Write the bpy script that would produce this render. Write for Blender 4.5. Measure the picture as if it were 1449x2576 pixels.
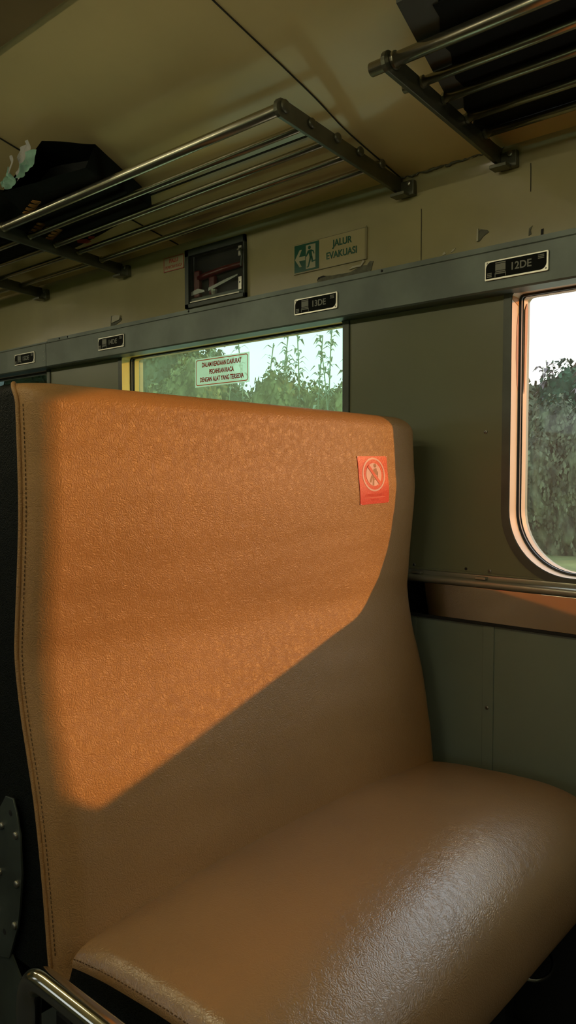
import bpy, bmesh, math, random
from mathutils import Vector, Matrix, noise

random.seed(7)
sc = bpy.context.scene
C = sc.collection
for o in list(bpy.data.objects):
    bpy.data.objects.remove(o)

# ------------------------------------------------------------------ camera
cam_d = bpy.data.cameras.new('camera')
cam = bpy.data.objects.new('camera', cam_d)
C.objects.link(cam)
cam_d.sensor_fit = 'HORIZONTAL'
cam_d.sensor_width = 36.0
cam_d.lens = 1963.0 / 1449.0 * 36.0
cam_d.clip_start = 0.02
cam_d.clip_end = 400
cam.location = (0, 0, 1.08)
cam.rotation_euler = (math.radians(90 - 2.72), 0, math.radians(41.6))
sc.camera = cam

# ------------------------------------------------------------------ view / world / sun
sc.view_settings.view_transform = 'Standard'
sc.view_settings.look = 'None'
sc.view_settings.gamma = 1
sc.view_settings.use_curve_mapping = False
sc.view_settings.exposure = 0.0
sc.cycles.use_denoising = True
sc.cycles.max_bounces = 9
sc.cycles.diffuse_bounces = 5
sc.cycles.glossy_bounces = 4
sc.cycles.use_adaptive_sampling = True
sc.cycles.adaptive_threshold = 0.07
sc.cycles.transparent_max_bounces = 16
sc.cycles.sample_clamp_indirect = 4.0
sc.cycles.caustics_reflective = False
sc.cycles.caustics_refractive = False

SKY_STRENGTH = 2.2
SUN_ENERGY = 2.8
LAMP = 22.0
SUN_COLOR = (1.0, 0.36, 0.05)
SUN_DIR = Vector((-1.03, -1.0, -0.266))          # the way the light travels

w = bpy.data.worlds.new('sky_world')
sc.world = w
w.use_nodes = True
nt = w.node_tree
nt.nodes.clear()
wo = nt.nodes.new('ShaderNodeOutputWorld')
bg = nt.nodes.new('ShaderNodeBackground')
tc = nt.nodes.new('ShaderNodeTexCoord')
sx = nt.nodes.new('ShaderNodeSeparateXYZ')
cr = nt.nodes.new('ShaderNodeValToRGB')
nt.links.new(tc.outputs['Generated'], sx.inputs[0])
nt.links.new(sx.outputs['Z'], cr.inputs[0])
nt.links.new(cr.outputs[0], bg.inputs[0])
nt.links.new(bg.outputs[0], wo.inputs[0])
e = cr.color_ramp.elements
e[0].position = 0.0
e[0].color = (0.95, 0.97, 0.90, 1)
e[1].position = 0.6
e[1].color = (0.80, 0.90, 1.0, 1)
m = cr.color_ramp.elements.new(0.15)
m.color = (1.0, 1.0, 0.99, 1)
# the sky is brighter on the sunset side (+Y) than across the aisle
mr_ = nt.nodes.new('ShaderNodeMapRange')
mr_.interpolation_type = 'SMOOTHSTEP'
mr_.inputs[1].default_value = -0.35
mr_.inputs[2].default_value = 0.55
mr_.inputs[3].default_value = SKY_STRENGTH * 0.5
mr_.inputs[4].default_value = SKY_STRENGTH * 1.12
nt.links.new(sx.outputs['Y'], mr_.inputs[0])
nt.links.new(mr_.outputs[0], bg.inputs[1])

sl = bpy.data.lights.new('sun', 'SUN')
sl.energy = SUN_ENERGY
sl.color = SUN_COLOR
sl.angle = math.radians(0.6)
so = bpy.data.objects.new('sun', sl)
C.objects.link(so)
so.rotation_euler = SUN_DIR.to_track_quat('-Z', 'Y').to_euler()
so.location = (6, 6, 4)

# ------------------------------------------------------------------ helpers
def tag(o, label=None, cat=None, group=None, kind=None):
    if label: o['label'] = label
    if cat: o['category'] = cat
    if group: o['group'] = group
    if kind: o['kind'] = kind
    return o

def empty(name, loc, label=None, cat=None, group=None):
    o = bpy.data.objects.new(name, None)
    C.objects.link(o)
    o.location = loc
    o.empty_display_size = 0.05
    return tag(o, label, cat, group)

def link(name, me, mat, parent=None):
    o = bpy.data.objects.new(name, me)
    C.objects.link(o)
    if mat is not None:
        me.materials.clear()
        me.materials.append(mat)
    if parent is not None:
        o.parent = parent
        # meshes are written in world space: undo the parents' places
        p, off = parent, Vector((0, 0, 0))
        while p is not None:
            off += p.location
            p = p.parent
        o.location = -off
    return o

def obj(name, bm, mat, parent=None, smooth=False, angle=None):
    bmesh.ops.recalc_face_normals(bm, faces=bm.faces)
    me = bpy.data.meshes.new(name)
    bm.to_mesh(me)
    bm.free()
    if smooth or angle:
        for p in me.polygons: p.use_smooth = True
        if angle:
            me.set_sharp_from_angle(angle=math.radians(angle))
    return link(name, me, mat, parent)

def box(bm, x0, x1, y0, y1, z0, z1, bev=0.0, seg=2):
    r = bmesh.ops.create_cube(bm, size=1.0)
    vs = r['verts']
    for v in vs:
        v.co = Vector((x0 + (v.co.x + .5) * (x1 - x0), y0 + (v.co.y + .5) * (y1 - y0), z0 + (v.co.z + .5) * (z1 - z0)))
    if bev > 0:
        es = list({ed for v in vs for ed in v.link_edges})
        bmesh.ops.bevel(bm, geom=es, offset=bev, segments=seg, affect='EDGES', profile=.5)
    return bm

def prism(bm, pts, o, u, v, n, t, bev=0.0):
    """polygon pts (2D) in the frame o,u,v, given thickness t along n"""
    o, u, v, n = Vector(o), Vector(u), Vector(v), Vector(n)
    a = [bm.verts.new(o + u * p[0] + v * p[1]) for p in pts]
    b = [bm.verts.new(o + u * p[0] + v * p[1] + n * t) for p in pts]
    k = len(pts)
    fs = [bm.faces.new(a), bm.faces.new(list(reversed(b)))]
    for i in range(k):
        fs.append(bm.faces.new((a[i], b[i], b[(i + 1) % k], a[(i + 1) % k])))
    if bev > 0:
        es = list({ed for f in fs[:2] for ed in f.edges})
        bmesh.ops.bevel(bm, geom=es, offset=bev, segments=2, affect='EDGES', profile=.5)
    return bm

def tube(bm, pts, r, seg=14, cap=True):
    pts = [Vector(p) for p in pts]
    rings = []
    up = None
    for i, p in enumerate(pts):
        d = (pts[min(i + 1, len(pts) - 1)] - pts[max(i - 1, 0)]).normalized()
        if up is None:
            up = Vector((0, 0, 1)) if abs(d.z) < .9 else Vector((1, 0, 0))
        a = d.cross(up).normalized()
        up = a.cross(d).normalized()
        rr = r[i] if isinstance(r, (list, tuple)) else r
        rings.append([bm.verts.new(p + (a * math.cos(t) + up * math.sin(t)) * rr)
                      for t in [2 * math.pi * k / seg for k in range(seg)]])
    for i in range(len(rings) - 1):
        for k in range(seg):
            bm.faces.new((rings[i][k], rings[i][(k + 1) % seg], rings[i + 1][(k + 1) % seg], rings[i + 1][k]))
    if cap:
        bm.faces.new(list(reversed(rings[0])))
        bm.faces.new(rings[-1])
    return bm

def arc_path(pts, rad, n=8):
    """polyline with its inner corners rounded"""
    pts = [Vector(p) for p in pts]
    out = [pts[0]]
    for i in range(1, len(pts) - 1):
        a = (pts[i - 1] - pts[i]).normalized()
        b = (pts[i + 1] - pts[i]).normalized()
        p0, p1 = pts[i] + a * rad, pts[i] + b * rad
        for k in range(n + 1):
            t = k / n
            out.append(p0 * (1 - t) ** 2 + pts[i] * 2 * t * (1 - t) + p1 * t ** 2)
    out.append(pts[-1])
    return out

def disc(bm, c, n, r, h, seg=16, dome=0.35):
    """low domed head (screw, cap)"""
    c, n = Vector(c), Vector(n).normalized()
    a = n.orthogonal().normalized()
    b = n.cross(a)
    rings = []
    for (rr, hh) in ((1, 0), (1, .55), (.86, .82), (.5, 1.0)):
        rings.append([bm.verts.new(c + n * h * hh + (a * math.cos(t) + b * math.sin(t)) * r * rr)
                      for t in [2 * math.pi * k / seg for k in range(seg)]])
    for i in range(len(rings) - 1):
        for k in range(seg):
            bm.faces.new((rings[i][k], rings[i][(k + 1) % seg], rings[i + 1][(k + 1) % seg], rings[i + 1][k]))
    bm.faces.new(list(reversed(rings[0])))
    bm.faces.new(rings[-1])
    return bm

def grid(bm, rows, close_u=False):
    vv = [[bm.verts.new(p) for p in row] for row in rows]
    for i in range(len(vv) - 1):
        k = len(vv[i])
        for j in range(k if close_u else k - 1):
            try:
                bm.faces.new((vv[i][j], vv[i][(j + 1) % k], vv[i + 1][(j + 1) % k], vv[i + 1][j]))
            except ValueError:
                pass
    return vv

def rrect(x0, x1, z0, z1, rb, rt, n=14):
    """outline (x,z), bottom corners rounded by rb, top corners by rt, counter-clockwise from bottom left"""
    pts = []
    for (cx, cz, a0, r) in ((x0 + rb, z0 + rb, 180, rb), (x1 - rb, z0 + rb, 270, rb), (x1 - rt, z1 - rt, 0, rt), (x0 + rt, z1 - rt, 90, rt)):
        for k in range(n + 1):
            a = math.radians(a0 + 90 * k / n)
            pts.append((cx + r * math.cos(a), cz + r * math.sin(a)))
    return pts

def text(name, body, size, o, u, v, mat, parent, thick=0.0006, bold=0.0, sx=1.0, align='CENTER', spacing=1.0):
    cu = bpy.data.curves.new(name, 'FONT')
    cu.body = body
    cu.size = size
    cu.align_x = align
    cu.align_y = 'CENTER'
    cu.space_character = spacing
    cu.extrude = thick / 2
    cu.offset = bold
    cu.resolution_u = 4
    t = bpy.data.objects.new(name + '_tmp', cu)
    C.objects.link(t)
    dg = bpy.context.evaluated_depsgraph_get()
    me = bpy.data.meshes.new_from_object(t.evaluated_get(dg))
    bpy.data.objects.remove(t)
    bpy.data.curves.remove(cu)
    o, u, v = Vector(o), Vector(u), Vector(v)
    nn = u.cross(v).normalized()
    for vert in me.vertices:
        c = vert.co
        vert.co = o + u * c.x * sx + v * c.y + nn * (c.z + thick / 2)
    me.name = name
    return link(name, me, mat, parent)

def catmull(pts, x):
    """y at x on a smooth curve through (x,y) points sorted by x"""
    if x <= pts[0][0]: return pts[0][1]
    if x >= pts[-1][0]: return pts[-1][1]
    for i in range(len(pts) - 1):
        if pts[i][0] <= x <= pts[i + 1][0]:
            break
    def sl(j):
        if j <= 0: return (pts[1][1] - pts[0][1]) / (pts[1][0] - pts[0][0])
        if j >= len(pts) - 1: return (pts[-1][1] - pts[-2][1]) / (pts[-1][0] - pts[-2][0])
        return (pts[j + 1][1] - pts[j - 1][1]) / (pts[j + 1][0] - pts[j - 1][0])
    h = pts[i + 1][0] - pts[i][0]
    t = (x - pts[i][0]) / h
    a, b, c, d = pts[i][1], pts[i + 1][1], sl(i) * h, sl(i + 1) * h
    return a * (2 * t ** 3 - 3 * t * t + 1) + c * (t ** 3 - 2 * t * t + t) + b * (-2 * t ** 3 + 3 * t * t) + d * (t ** 3 - t * t)

# ------------------------------------------------------------------ materials
def mat(name, col, rough=.5, metal=0.0, spec=.5, var=0.0, var_scale=6.0, bump=0.0, bump_scale=200.0, col2=None,
        stretch=None, coat=0.0, bump_dist=0.002, rough_var=0.0):
    m = bpy.data.materials.new(name)
    m.use_nodes = True
    nt = m.node_tree
    b = nt.nodes['Principled BSDF']
    b.inputs['Base Color'].default_value = (*col, 1)
    b.inputs['Roughness'].default_value = rough
    b.inputs['Metallic'].default_value = metal
    b.inputs['Specular IOR Level'].default_value = spec
    b.inputs['Coat Weight'].default_value = coat
    tc = nt.nodes.new('ShaderNodeTexCoord')
    src = tc.outputs['Object']
    if stretch:
        mp = nt.nodes.new('ShaderNodeMapping')
        mp.inputs['Scale'].default_value = stretch
        nt.links.new(src, mp.inputs[0])
        src = mp.outputs[0]
    if var > 0 or col2 is not None:
        n = nt.nodes.new('ShaderNodeTexNoise')
        n.inputs['Scale'].default_value = var_scale
        n.inputs['Detail'].default_value = 5
        nt.links.new(src, n.inputs['Vector'])
        r = nt.nodes.new('ShaderNodeValToRGB')
        c2 = col2 if col2 is not None else tuple(max(0, c * (1 - var)) for c in col)
        c1 = col if col2 is not None else tuple(min(1, c * (1 + var)) for c in col)
        r.color_ramp.elements[0].position = .35
        r.color_ramp.elements[1].position = .68
        r.color_ramp.elements[0].color = (*c2, 1)
        r.color_ramp.elements[1].color = (*c1, 1)
        nt.links.new(n.outputs['Fac'], r.inputs[0])
        nt.links.new(r.outputs[0], b.inputs['Base Color'])
        if rough_var:
            mr = nt.nodes.new('ShaderNodeMapRange')
            mr.inputs[3].default_value = rough - rough_var
            mr.inputs[4].default_value = rough + rough_var
            nt.links.new(n.outputs['Fac'], mr.inputs[0])
            nt.links.new(mr.outputs[0], b.inputs['Roughness'])
    if bump > 0:
        n2 = nt.nodes.new('ShaderNodeTexNoise')
        n2.inputs['Scale'].default_value = bump_scale
        n2.inputs['Detail'].default_value = 3
        nt.links.new(src, n2.inputs['Vector'])
        bp = nt.nodes.new('ShaderNodeBump')
        bp.inputs['Strength'].default_value = bump
        bp.inputs['Distance'].default_value = bump_dist
        nt.links.new(n2.outputs['Fac'], bp.inputs['Height'])
        nt.links.new(bp.outputs[0], b.inputs['Normal'])
    return m

def leather(name, col, rough=.42, grain=420.0, strength=.5, spec=.5, ior=1.5):
    m = bpy.data.materials.new(name)
    m.use_nodes = True
    nt = m.node_tree
    b = nt.nodes['Principled BSDF']
    b.inputs['Roughness'].default_value = rough
    b.inputs['Specular IOR Level'].default_value = spec
    b.inputs['IOR'].default_value = ior
    tc = nt.nodes.new('ShaderNodeTexCoord')
    nw = nt.nodes.new('ShaderNodeTexNoise')
    nw.inputs['Scale'].default_value = 60
    nt.links.new(tc.outputs['Object'], nw.inputs['Vector'])
    mx = nt.nodes.new('ShaderNodeMix')
    mx.data_type = 'VECTOR'
    mx.inputs['Factor'].default_value = .02
    nt.links.new(tc.outputs['Object'], mx.inputs[4])
    nt.links.new(nw.outputs['Color'], mx.inputs[5])
    vo = nt.nodes.new('ShaderNodeTexVoronoi')
    vo.feature = 'F1'
    vo.inputs['Scale'].default_value = grain
    nt.links.new(mx.outputs[1], vo.inputs['Vector'])
    n2 = nt.nodes.new('ShaderNodeTexNoise')
    n2.inputs['Scale'].default_value = 28
    n2.inputs['Detail'].default_value = 4
    nt.links.new(tc.outputs['Object'], n2.inputs['Vector'])
    bp = nt.nodes.new('ShaderNodeBump')
    bp.inputs['Strength'].default_value = strength
    bp.inputs['Distance'].default_value = .0012
    bp.invert = True
    nt.links.new(vo.outputs['Distance'], bp.inputs['Height'])
    bp2 = nt.nodes.new('ShaderNodeBump')
    bp2.inputs['Strength'].default_value = .10
    bp2.inputs['Distance'].default_value = .004
    nt.links.new(n2.outputs['Fac'], bp2.inputs['Height'])
    nt.links.new(bp2.outputs[0], bp.inputs['Normal'])
    nt.links.new(bp.outputs[0], b.inputs['Normal'])
    n3 = nt.nodes.new('ShaderNodeTexNoise')
    n3.inputs['Scale'].default_value = 5
    n3.inputs['Detail'].default_value = 3
    nt.links.new(tc.outputs['Object'], n3.inputs['Vector'])
    r = nt.nodes.new('ShaderNodeValToRGB')
    r.color_ramp.elements[0].position = .3
    r.color_ramp.elements[1].position = .7
    r.color_ramp.elements[0].color = (*[c * .92 for c in col], 1)
    r.color_ramp.elements[1].color = (*[c * 1.06 for c in col], 1)
    nt.links.new(n3.outputs['Fac'], r.inputs[0])
    nt.links.new(r.outputs[0], b.inputs['Base Color'])
    return m

def glass(name, tint, dust=.03, gloss=.06, dust_col=(.8, .8, .7), milk=.0):
    m = bpy.data.materials.new(name)
    m.use_nodes = True
    nt = m.node_tree
    nt.nodes.clear()
    out = nt.nodes.new('ShaderNodeOutputMaterial')
    tr = nt.nodes.new('ShaderNodeBsdfTransparent')
    tr.inputs[0].default_value = (*[math.sqrt(t) for t in tint], 1)
    gl = nt.nodes.new('ShaderNodeBsdfGlossy')
    gl.inputs['Roughness'].default_value = .02
    df = nt.nodes.new('ShaderNodeBsdfDiffuse')
    df.inputs[0].default_value = (*dust_col, 1)
    m1 = nt.nodes.new('ShaderNodeMixShader')
    m2 = nt.nodes.new('ShaderNodeMixShader')
    lw = nt.nodes.new('ShaderNodeLayerWeight')
    pw = nt.nodes.new('ShaderNodeMath')
    pw.operation = 'POWER'
    pw.inputs[1].default_value = 5
    fr = nt.nodes.new('ShaderNodeMath')
    fr.operation = 'MULTIPLY_ADD'
    fr.inputs[1].default_value = .75
    fr.inputs[2].default_value = gloss * .5
    nt.links.new(lw.outputs['Facing'], pw.inputs[0])
    nt.links.new(pw.outputs[0], fr.inputs[0])
    tc = nt.nodes.new('ShaderNodeTexCoord')
    n = nt.nodes.new('ShaderNodeTexNoise')
    n.inputs['Scale'].default_value = 9
    n.inputs['Detail'].default_value = 7
    nt.links.new(tc.outputs['Object'], n.inputs['Vector'])
    mr = nt.nodes.new('ShaderNodeMapRange')
    mr.inputs[1].default_value = .35
    mr.inputs[2].default_value = .75
    mr.inputs[3].default_value = dust * .3
    mr.inputs[4].default_value = dust * 1.6
    nt.links.new(n.outputs['Fac'], mr.inputs[0])
    nt.links.new(fr.outputs[0], m1.inputs[0])
    nt.links.new(tr.outputs[0], m1.inputs[1])
    nt.links.new(gl.outputs[0], m1.inputs[2])
    nt.links.new(mr.outputs[0], m2.inputs[0])
    nt.links.new(m1.outputs[0], m2.inputs[1])
    nt.links.new(df.outputs[0], m2.inputs[2])
    tl = nt.nodes.new('ShaderNodeBsdfTranslucent')
    tl.inputs[0].default_value = (*dust_col, 1)
    m3 = nt.nodes.new('ShaderNodeMixShader')
    m3.inputs[0].default_value = milk
    nt.links.new(m2.outputs[0], m3.inputs[1])
    nt.links.new(tl.outputs[0], m3.inputs[2])
    nt.links.new(m3.outputs[0], out.inputs[0])
    return m

def film(name, col, clear=.35):
    """thin see-through printed film"""
    m = bpy.data.materials.new(name)
    m.use_nodes = True
    nt = m.node_tree
    nt.nodes.clear()
    out = nt.nodes.new('ShaderNodeOutputMaterial')
    tl = nt.nodes.new('ShaderNodeBsdfTranslucent')
    df = nt.nodes.new('ShaderNodeBsdfDiffuse')
    tr = nt.nodes.new('ShaderNodeBsdfTransparent')
    m1 = nt.nodes.new('ShaderNodeMixShader')
    m2 = nt.nodes.new('ShaderNodeMixShader')
    for b in (tl, df, tr): b.inputs[0].default_value = (*col, 1)
    m1.inputs[0].default_value = .25
    m2.inputs[0].default_value = clear
    nt.links.new(tl.outputs[0], m1.inputs[1])
    nt.links.new(df.outputs[0], m1.inputs[2])
    nt.links.new(m1.outputs[0], m2.inputs[1])
    nt.links.new(tr.outputs[0], m2.inputs[2])
    nt.links.new(m2.outputs[0], out.inputs[0])
    return m

M = {}
M['leather'] = leather('tan_leather', (.44, .25, .098), rough=.42, spec=.40)
M['leather_seat'] = leather('tan_leather_worn', (.40, .235, .10), rough=.33, spec=1.0, strength=.34, grain=380, ior=1.75)
M['leather_dark'] = leather('black_vinyl', (.005, .007, .006), rough=.5, spec=.15)
M['thread'] = mat('dark_thread', (.13, .075, .03), .8)
M['panel'] = mat('wall_panel', (.215, .23, .14), .30, spec=.35, var=.06, var_scale=3, bump=.05, bump_scale=25)
M['lower'] = mat('lower_panel', (.205, .25, .195), .42, spec=.3, var=.06, var_scale=4, bump=.05, bump_scale=30)
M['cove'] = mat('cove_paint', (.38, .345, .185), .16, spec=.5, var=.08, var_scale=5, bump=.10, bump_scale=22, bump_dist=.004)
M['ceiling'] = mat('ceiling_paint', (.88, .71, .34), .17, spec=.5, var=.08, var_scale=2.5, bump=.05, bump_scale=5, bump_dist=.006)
M['centre_dark_band'] = mat('centre_dark_band', (.30, .21, .09), .35, var=.1)
M['seam'] = mat('seam_dark', (.03, .03, .018), .8)
M['rail'] = mat('rail_grey', (.165, .20, .18), .42, metal=.35, var=.18, var_scale=9, bump=.04, bump_scale=60)
M['flange'] = mat('window_flange', (.11, .125, .105), .40, metal=.3, var=.2, var_scale=12)
M['reveal'] = mat('window_reveal', (.74, .62, .45), .35, spec=.5, col2=(.62, .40, .20), var=.3, var_scale=7, bump=.08, bump_scale=80, stretch=(1, 1, .25))
M['reveal_yellow'] = mat('window_reveal_yellow', (.90, .66, .16), .35, col2=(.80, .42, .04), var=.3, var_scale=7, bump=.08, bump_scale=80, stretch=(1, 1, .25))  # yellow paint with sunlight and glass tint mixed into the colour
M['rubber'] = mat('black_rubber', (.012, .012, .011), .45)
M['strip'] = mat('polished_strip', (.60, .57, .52), .05, metal=1.0)
M['bead'] = mat('aluminium_bead', (.42, .42, .34), .3, metal=.6)
M['steel'] = mat('steel_bar', (.50, .48, .37), .26, metal=.95, var=.12, var_scale=30, stretch=(.05, 1, 1))
M['bracket'] = mat('bracket_steel', (.155, .16, .115), .38, metal=.65, var=.2, var_scale=14)
M['chrome'] = mat('chrome', (.62, .62, .58), .10, metal=1.0)
M['darkmetal'] = mat('dark_sheet_metal', (.09, .115, .10), .42, metal=.6, var=.25, var_scale=16)
M['screw'] = mat('screw_steel', (.34, .34, .29), .3, metal=.9)
M['floor'] = mat('floor_rubber', (.018, .022, .02), .6, var=.2, var_scale=20)
M['black'] = mat('matte_black', (.008, .009, .008), .7)
M['paper'] = mat('black_paper', (.005, .007, .006), .7, spec=.15, bump=.3, bump_scale=25)
M['tissue'] = mat('white_tissue', (.45, .45, .43), .7, bump=.4, bump_scale=60)
M['wrap_green'] = mat('green_wrapper', (.22, .42, .32), .45, bump=.4, bump_scale=60, var=.3, var_scale=40)
M['orange_ink'] = mat('orange_ink', (.55, .25, .05), .6)
M['red_ink'] = mat('red_ink', (.55, .07, .05), .6)
M['bag_grey'] = mat('grey_cloth', (.10, .11, .09), .8)
M['sticker_red'] = mat('sticker_red', (.80, .085, .05), .38, bump=.25, bump_scale=300)
M['sticker_pale'] = mat('sticker_pale', (.86, .55, .50), .4)
M['sticker_brown'] = mat('sticker_brown', (.40, .20, .11), .5)
M['sticker_pink'] = mat('sticker_pink', (.86, .24, .17), .5)
M['sign_clear'] = mat('sign_film', (.43, .385, .21), .13, spec=.5, bump=.10, bump_scale=25, bump_dist=.003)
M['sign_green'] = mat('sign_green', (.018, .10, .06), .15, spec=.5)
M['sign_white'] = mat('sign_pale', (.42, .42, .28), .15)
M['sign_edge'] = mat('sign_edge', (.14, .13, .07), .3)
M['label_red'] = mat('label_red', (.42, .07, .04), .5)
M['label_film'] = mat('label_film', (.40, .36, .22), .3)
M['glass_clear'] = glass('glass_clear', (.90, .93, .90), dust=.01, milk=.012)
M['glass_green'] = glass('glass_green', (.40, .64, .55), dust=.02, dust_col=(.62, .78, .46), milk=.07)
M['glass_dark'] = glass('glass_dark', (.035, .055, .05), dust=.02)
M['glass_box'] = glass('glass_box', (.9, .92, .9), dust=.01)
M['win_sticker'] = film('window_sticker_film', (.85, .95, .88), .45)
M['win_sticker_red'] = film('window_sticker_red', (.62, .10, .05), .1)
M['plate_metal'] = mat('plate_metal', (.50, .50, .43), .28, metal=.8)
M['plate_black'] = mat('plate_black', (.004, .006, .005), .55, spec=.12)
M['plate_ink'] = mat('plate_ink', (.30, .32, .28), .5)
M['box_frame'] = mat('box_frame_green', (.035, .048, .036), .35, metal=.3)
M['hammer_red'] = mat('hammer_red', (.11, .010, .010), .3)
M['foil'] = mat('box_foil', (.55, .60, .56), .2, metal=.6)
M['peel'] = mat('peeled_paint', (.12, .125, .085), .6, var=.3, var_scale=60)
M['peel_edge'] = mat('paint_flake', (.50, .48, .36), .4)
M['grass'] = mat('meadow_grass', (.20, .27, .10), .9, var=.3, var_scale=.6)
M['ballast'] = mat('track_ballast', (.68, .62, .52), .9, var=.3, var_scale=9)
LEAFS = [mat('foliage_grey', (.13, .175, .10), .8, var=.7, var_scale=7),
         mat('foliage_green', (.035, .105, .055), .8, var=.6, var_scale=7),
         mat('foliage_olive', (.26, .29, .12), .8, var=.75, var_scale=7)]
M['reed'] = mat('reed_plume', (.42, .52, .36), .8, var=.3, var_scale=3)
M['reed_grey'] = mat('reed_plume_grey', (.24, .22, .24), .8)
M['stalk'] = mat('reed_stalk', (.36, .48, .32), .8)

XR = Vector((1, 0, 0)); ZU = Vector((0, 0, 1)); YN = Vector((0, -1, 0))
X0, X1 = -6.2, 2.6                        # ends of the coach
WALL_Y, WALL_OUT = 1.52, 1.60

def structure(o, label, cat):
    return tag(o, label, cat, kind='structure')

# ------------------------------------------------------------------ coach shell
bm = bmesh.new(); box(bm, X0, X1, -1.62, 1.62, -.06, 0)
structure(obj('floor', bm, M['floor']), 'dark rubber coach floor under the bench seat', 'floor')

W_STARTS = [-.75 - 1.32 * k for k in (0, 1, 2, 3)] + [.57]      # outer left edges of the windows
OPEN = []
for i, xs in enumerate(W_STARTS):
    x_right = xs + .92 + (.062 if i == 0 else 0)
    OPEN.append((xs + .019, x_right - .019, .876, 1.455))

def wall_with_holes(y0, y1, z0, z1, holes, name, m):
    bm = bmesh.new()
    loops = [[(X0, z0), (X1, z0), (X1, z1), (X0, z1)]] + [list(reversed(rrect(*h, .131, .012))) for h in holes]
    es = []
    for lp in loops:
        vs = [bm.verts.new((p[0], y0, p[1])) for p in lp]
        for k in range(len(vs)):
            es.append(bm.edges.new((vs[k], vs[(k + 1) % len(vs)])))
    r = bmesh.ops.triangle_fill(bm, use_beauty=True, edges=es)
    faces = [g for g in r['geom'] if isinstance(g, bmesh.types.BMFace)]
    ex = bmesh.ops.extrude_face_region(bm, geom=faces)
    vs = [g for g in ex['geom'] if isinstance(g, bmesh.types.BMVert)]
    bmesh.ops.translate(bm, verts=vs, vec=(0, y1 - y0, 0))
    return obj(name, bm, m)

wr = structure(wall_with_holes(WALL_Y, WALL_OUT, 0, 1.78, OPEN, 'wall_right', M['panel']),
               'beige painted side wall with windows behind the bench', 'wall')
OPEN_L = [(-.75 - 1.32 * k, .12 - 1.32 * k, .876, 1.455) for k in (-1, 0, 1, 2, 3)]
structure(wall_with_holes(-WALL_OUT, -WALL_Y, 0, 1.62, OPEN_L, 'wall_left', M['panel']),
          'beige painted side wall across the aisle', 'wall')
for nm, xa, lab in (('wall_front', X0, 'end wall of the coach beyond the far benches'), ('wall_back', X1 - .04, 'end wall of the coach behind the camera')):
    bm = bmesh.new(); box(bm, xa, xa + .04, -1.6, 1.6, 0, 2.0)
    structure(obj(nm, bm, M['panel']), lab, 'wall')

# lower wall lining, a little proud of the wall, in panels with cover strips
bm = bmesh.new()
box(bm, X0 + .05, X1 - .05, 1.507, 1.521, .0, .768)
lw = obj('wainscot_lining', bm, M['lower'], wr)
for x in (-.769, -2.09, -3.4, .55, -.952):
    bm = bmesh.new()
    if x == -.952:
        box(bm, x - .004, x + .004, 1.5045, 1.508, .02, .762, .001)
    else:
        box(bm, x - .0125, x + .0125, 1.5035, 1.508, .02, .766, .0008)
    obj('cover_strip', bm, M['lower'], lw)

bm = bmesh.new(); box(bm, X0 + .05, X1 - .05, 1.42, 1.5065, 0, .33, .006)  # added black box, blacks out the wall foot below the seat
structure(obj('baseboard_right', bm, M['black']), 'black box along the foot of the side wall', 'baseboard')

# upper cove between header rail and ceiling
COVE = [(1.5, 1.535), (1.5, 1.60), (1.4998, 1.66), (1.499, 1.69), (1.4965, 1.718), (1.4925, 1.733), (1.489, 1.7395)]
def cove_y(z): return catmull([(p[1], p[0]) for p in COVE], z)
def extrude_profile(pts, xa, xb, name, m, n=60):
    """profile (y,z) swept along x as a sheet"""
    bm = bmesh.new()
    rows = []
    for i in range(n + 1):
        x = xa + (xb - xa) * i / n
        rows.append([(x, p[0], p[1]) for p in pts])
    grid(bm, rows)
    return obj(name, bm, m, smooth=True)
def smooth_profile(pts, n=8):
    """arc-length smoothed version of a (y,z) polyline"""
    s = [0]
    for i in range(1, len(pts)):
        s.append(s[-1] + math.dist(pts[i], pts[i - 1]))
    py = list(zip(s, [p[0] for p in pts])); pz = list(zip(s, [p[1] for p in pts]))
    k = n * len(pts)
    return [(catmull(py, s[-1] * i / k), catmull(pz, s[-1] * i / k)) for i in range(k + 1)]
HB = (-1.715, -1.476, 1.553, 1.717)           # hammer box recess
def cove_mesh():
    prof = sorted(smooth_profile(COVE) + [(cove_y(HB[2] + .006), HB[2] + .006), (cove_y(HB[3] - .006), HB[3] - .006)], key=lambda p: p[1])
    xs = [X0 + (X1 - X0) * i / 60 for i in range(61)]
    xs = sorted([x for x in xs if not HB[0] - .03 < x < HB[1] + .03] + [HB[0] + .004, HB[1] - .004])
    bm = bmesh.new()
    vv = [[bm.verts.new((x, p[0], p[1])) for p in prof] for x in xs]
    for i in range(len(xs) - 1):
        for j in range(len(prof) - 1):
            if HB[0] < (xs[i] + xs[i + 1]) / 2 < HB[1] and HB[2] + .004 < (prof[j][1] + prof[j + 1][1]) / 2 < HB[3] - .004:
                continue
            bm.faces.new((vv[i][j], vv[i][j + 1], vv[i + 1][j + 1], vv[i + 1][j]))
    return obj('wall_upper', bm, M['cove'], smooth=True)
wu = structure(cove_mesh(), 'glossy cream upper wall curving from window rail to ceiling', 'wall')

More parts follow.
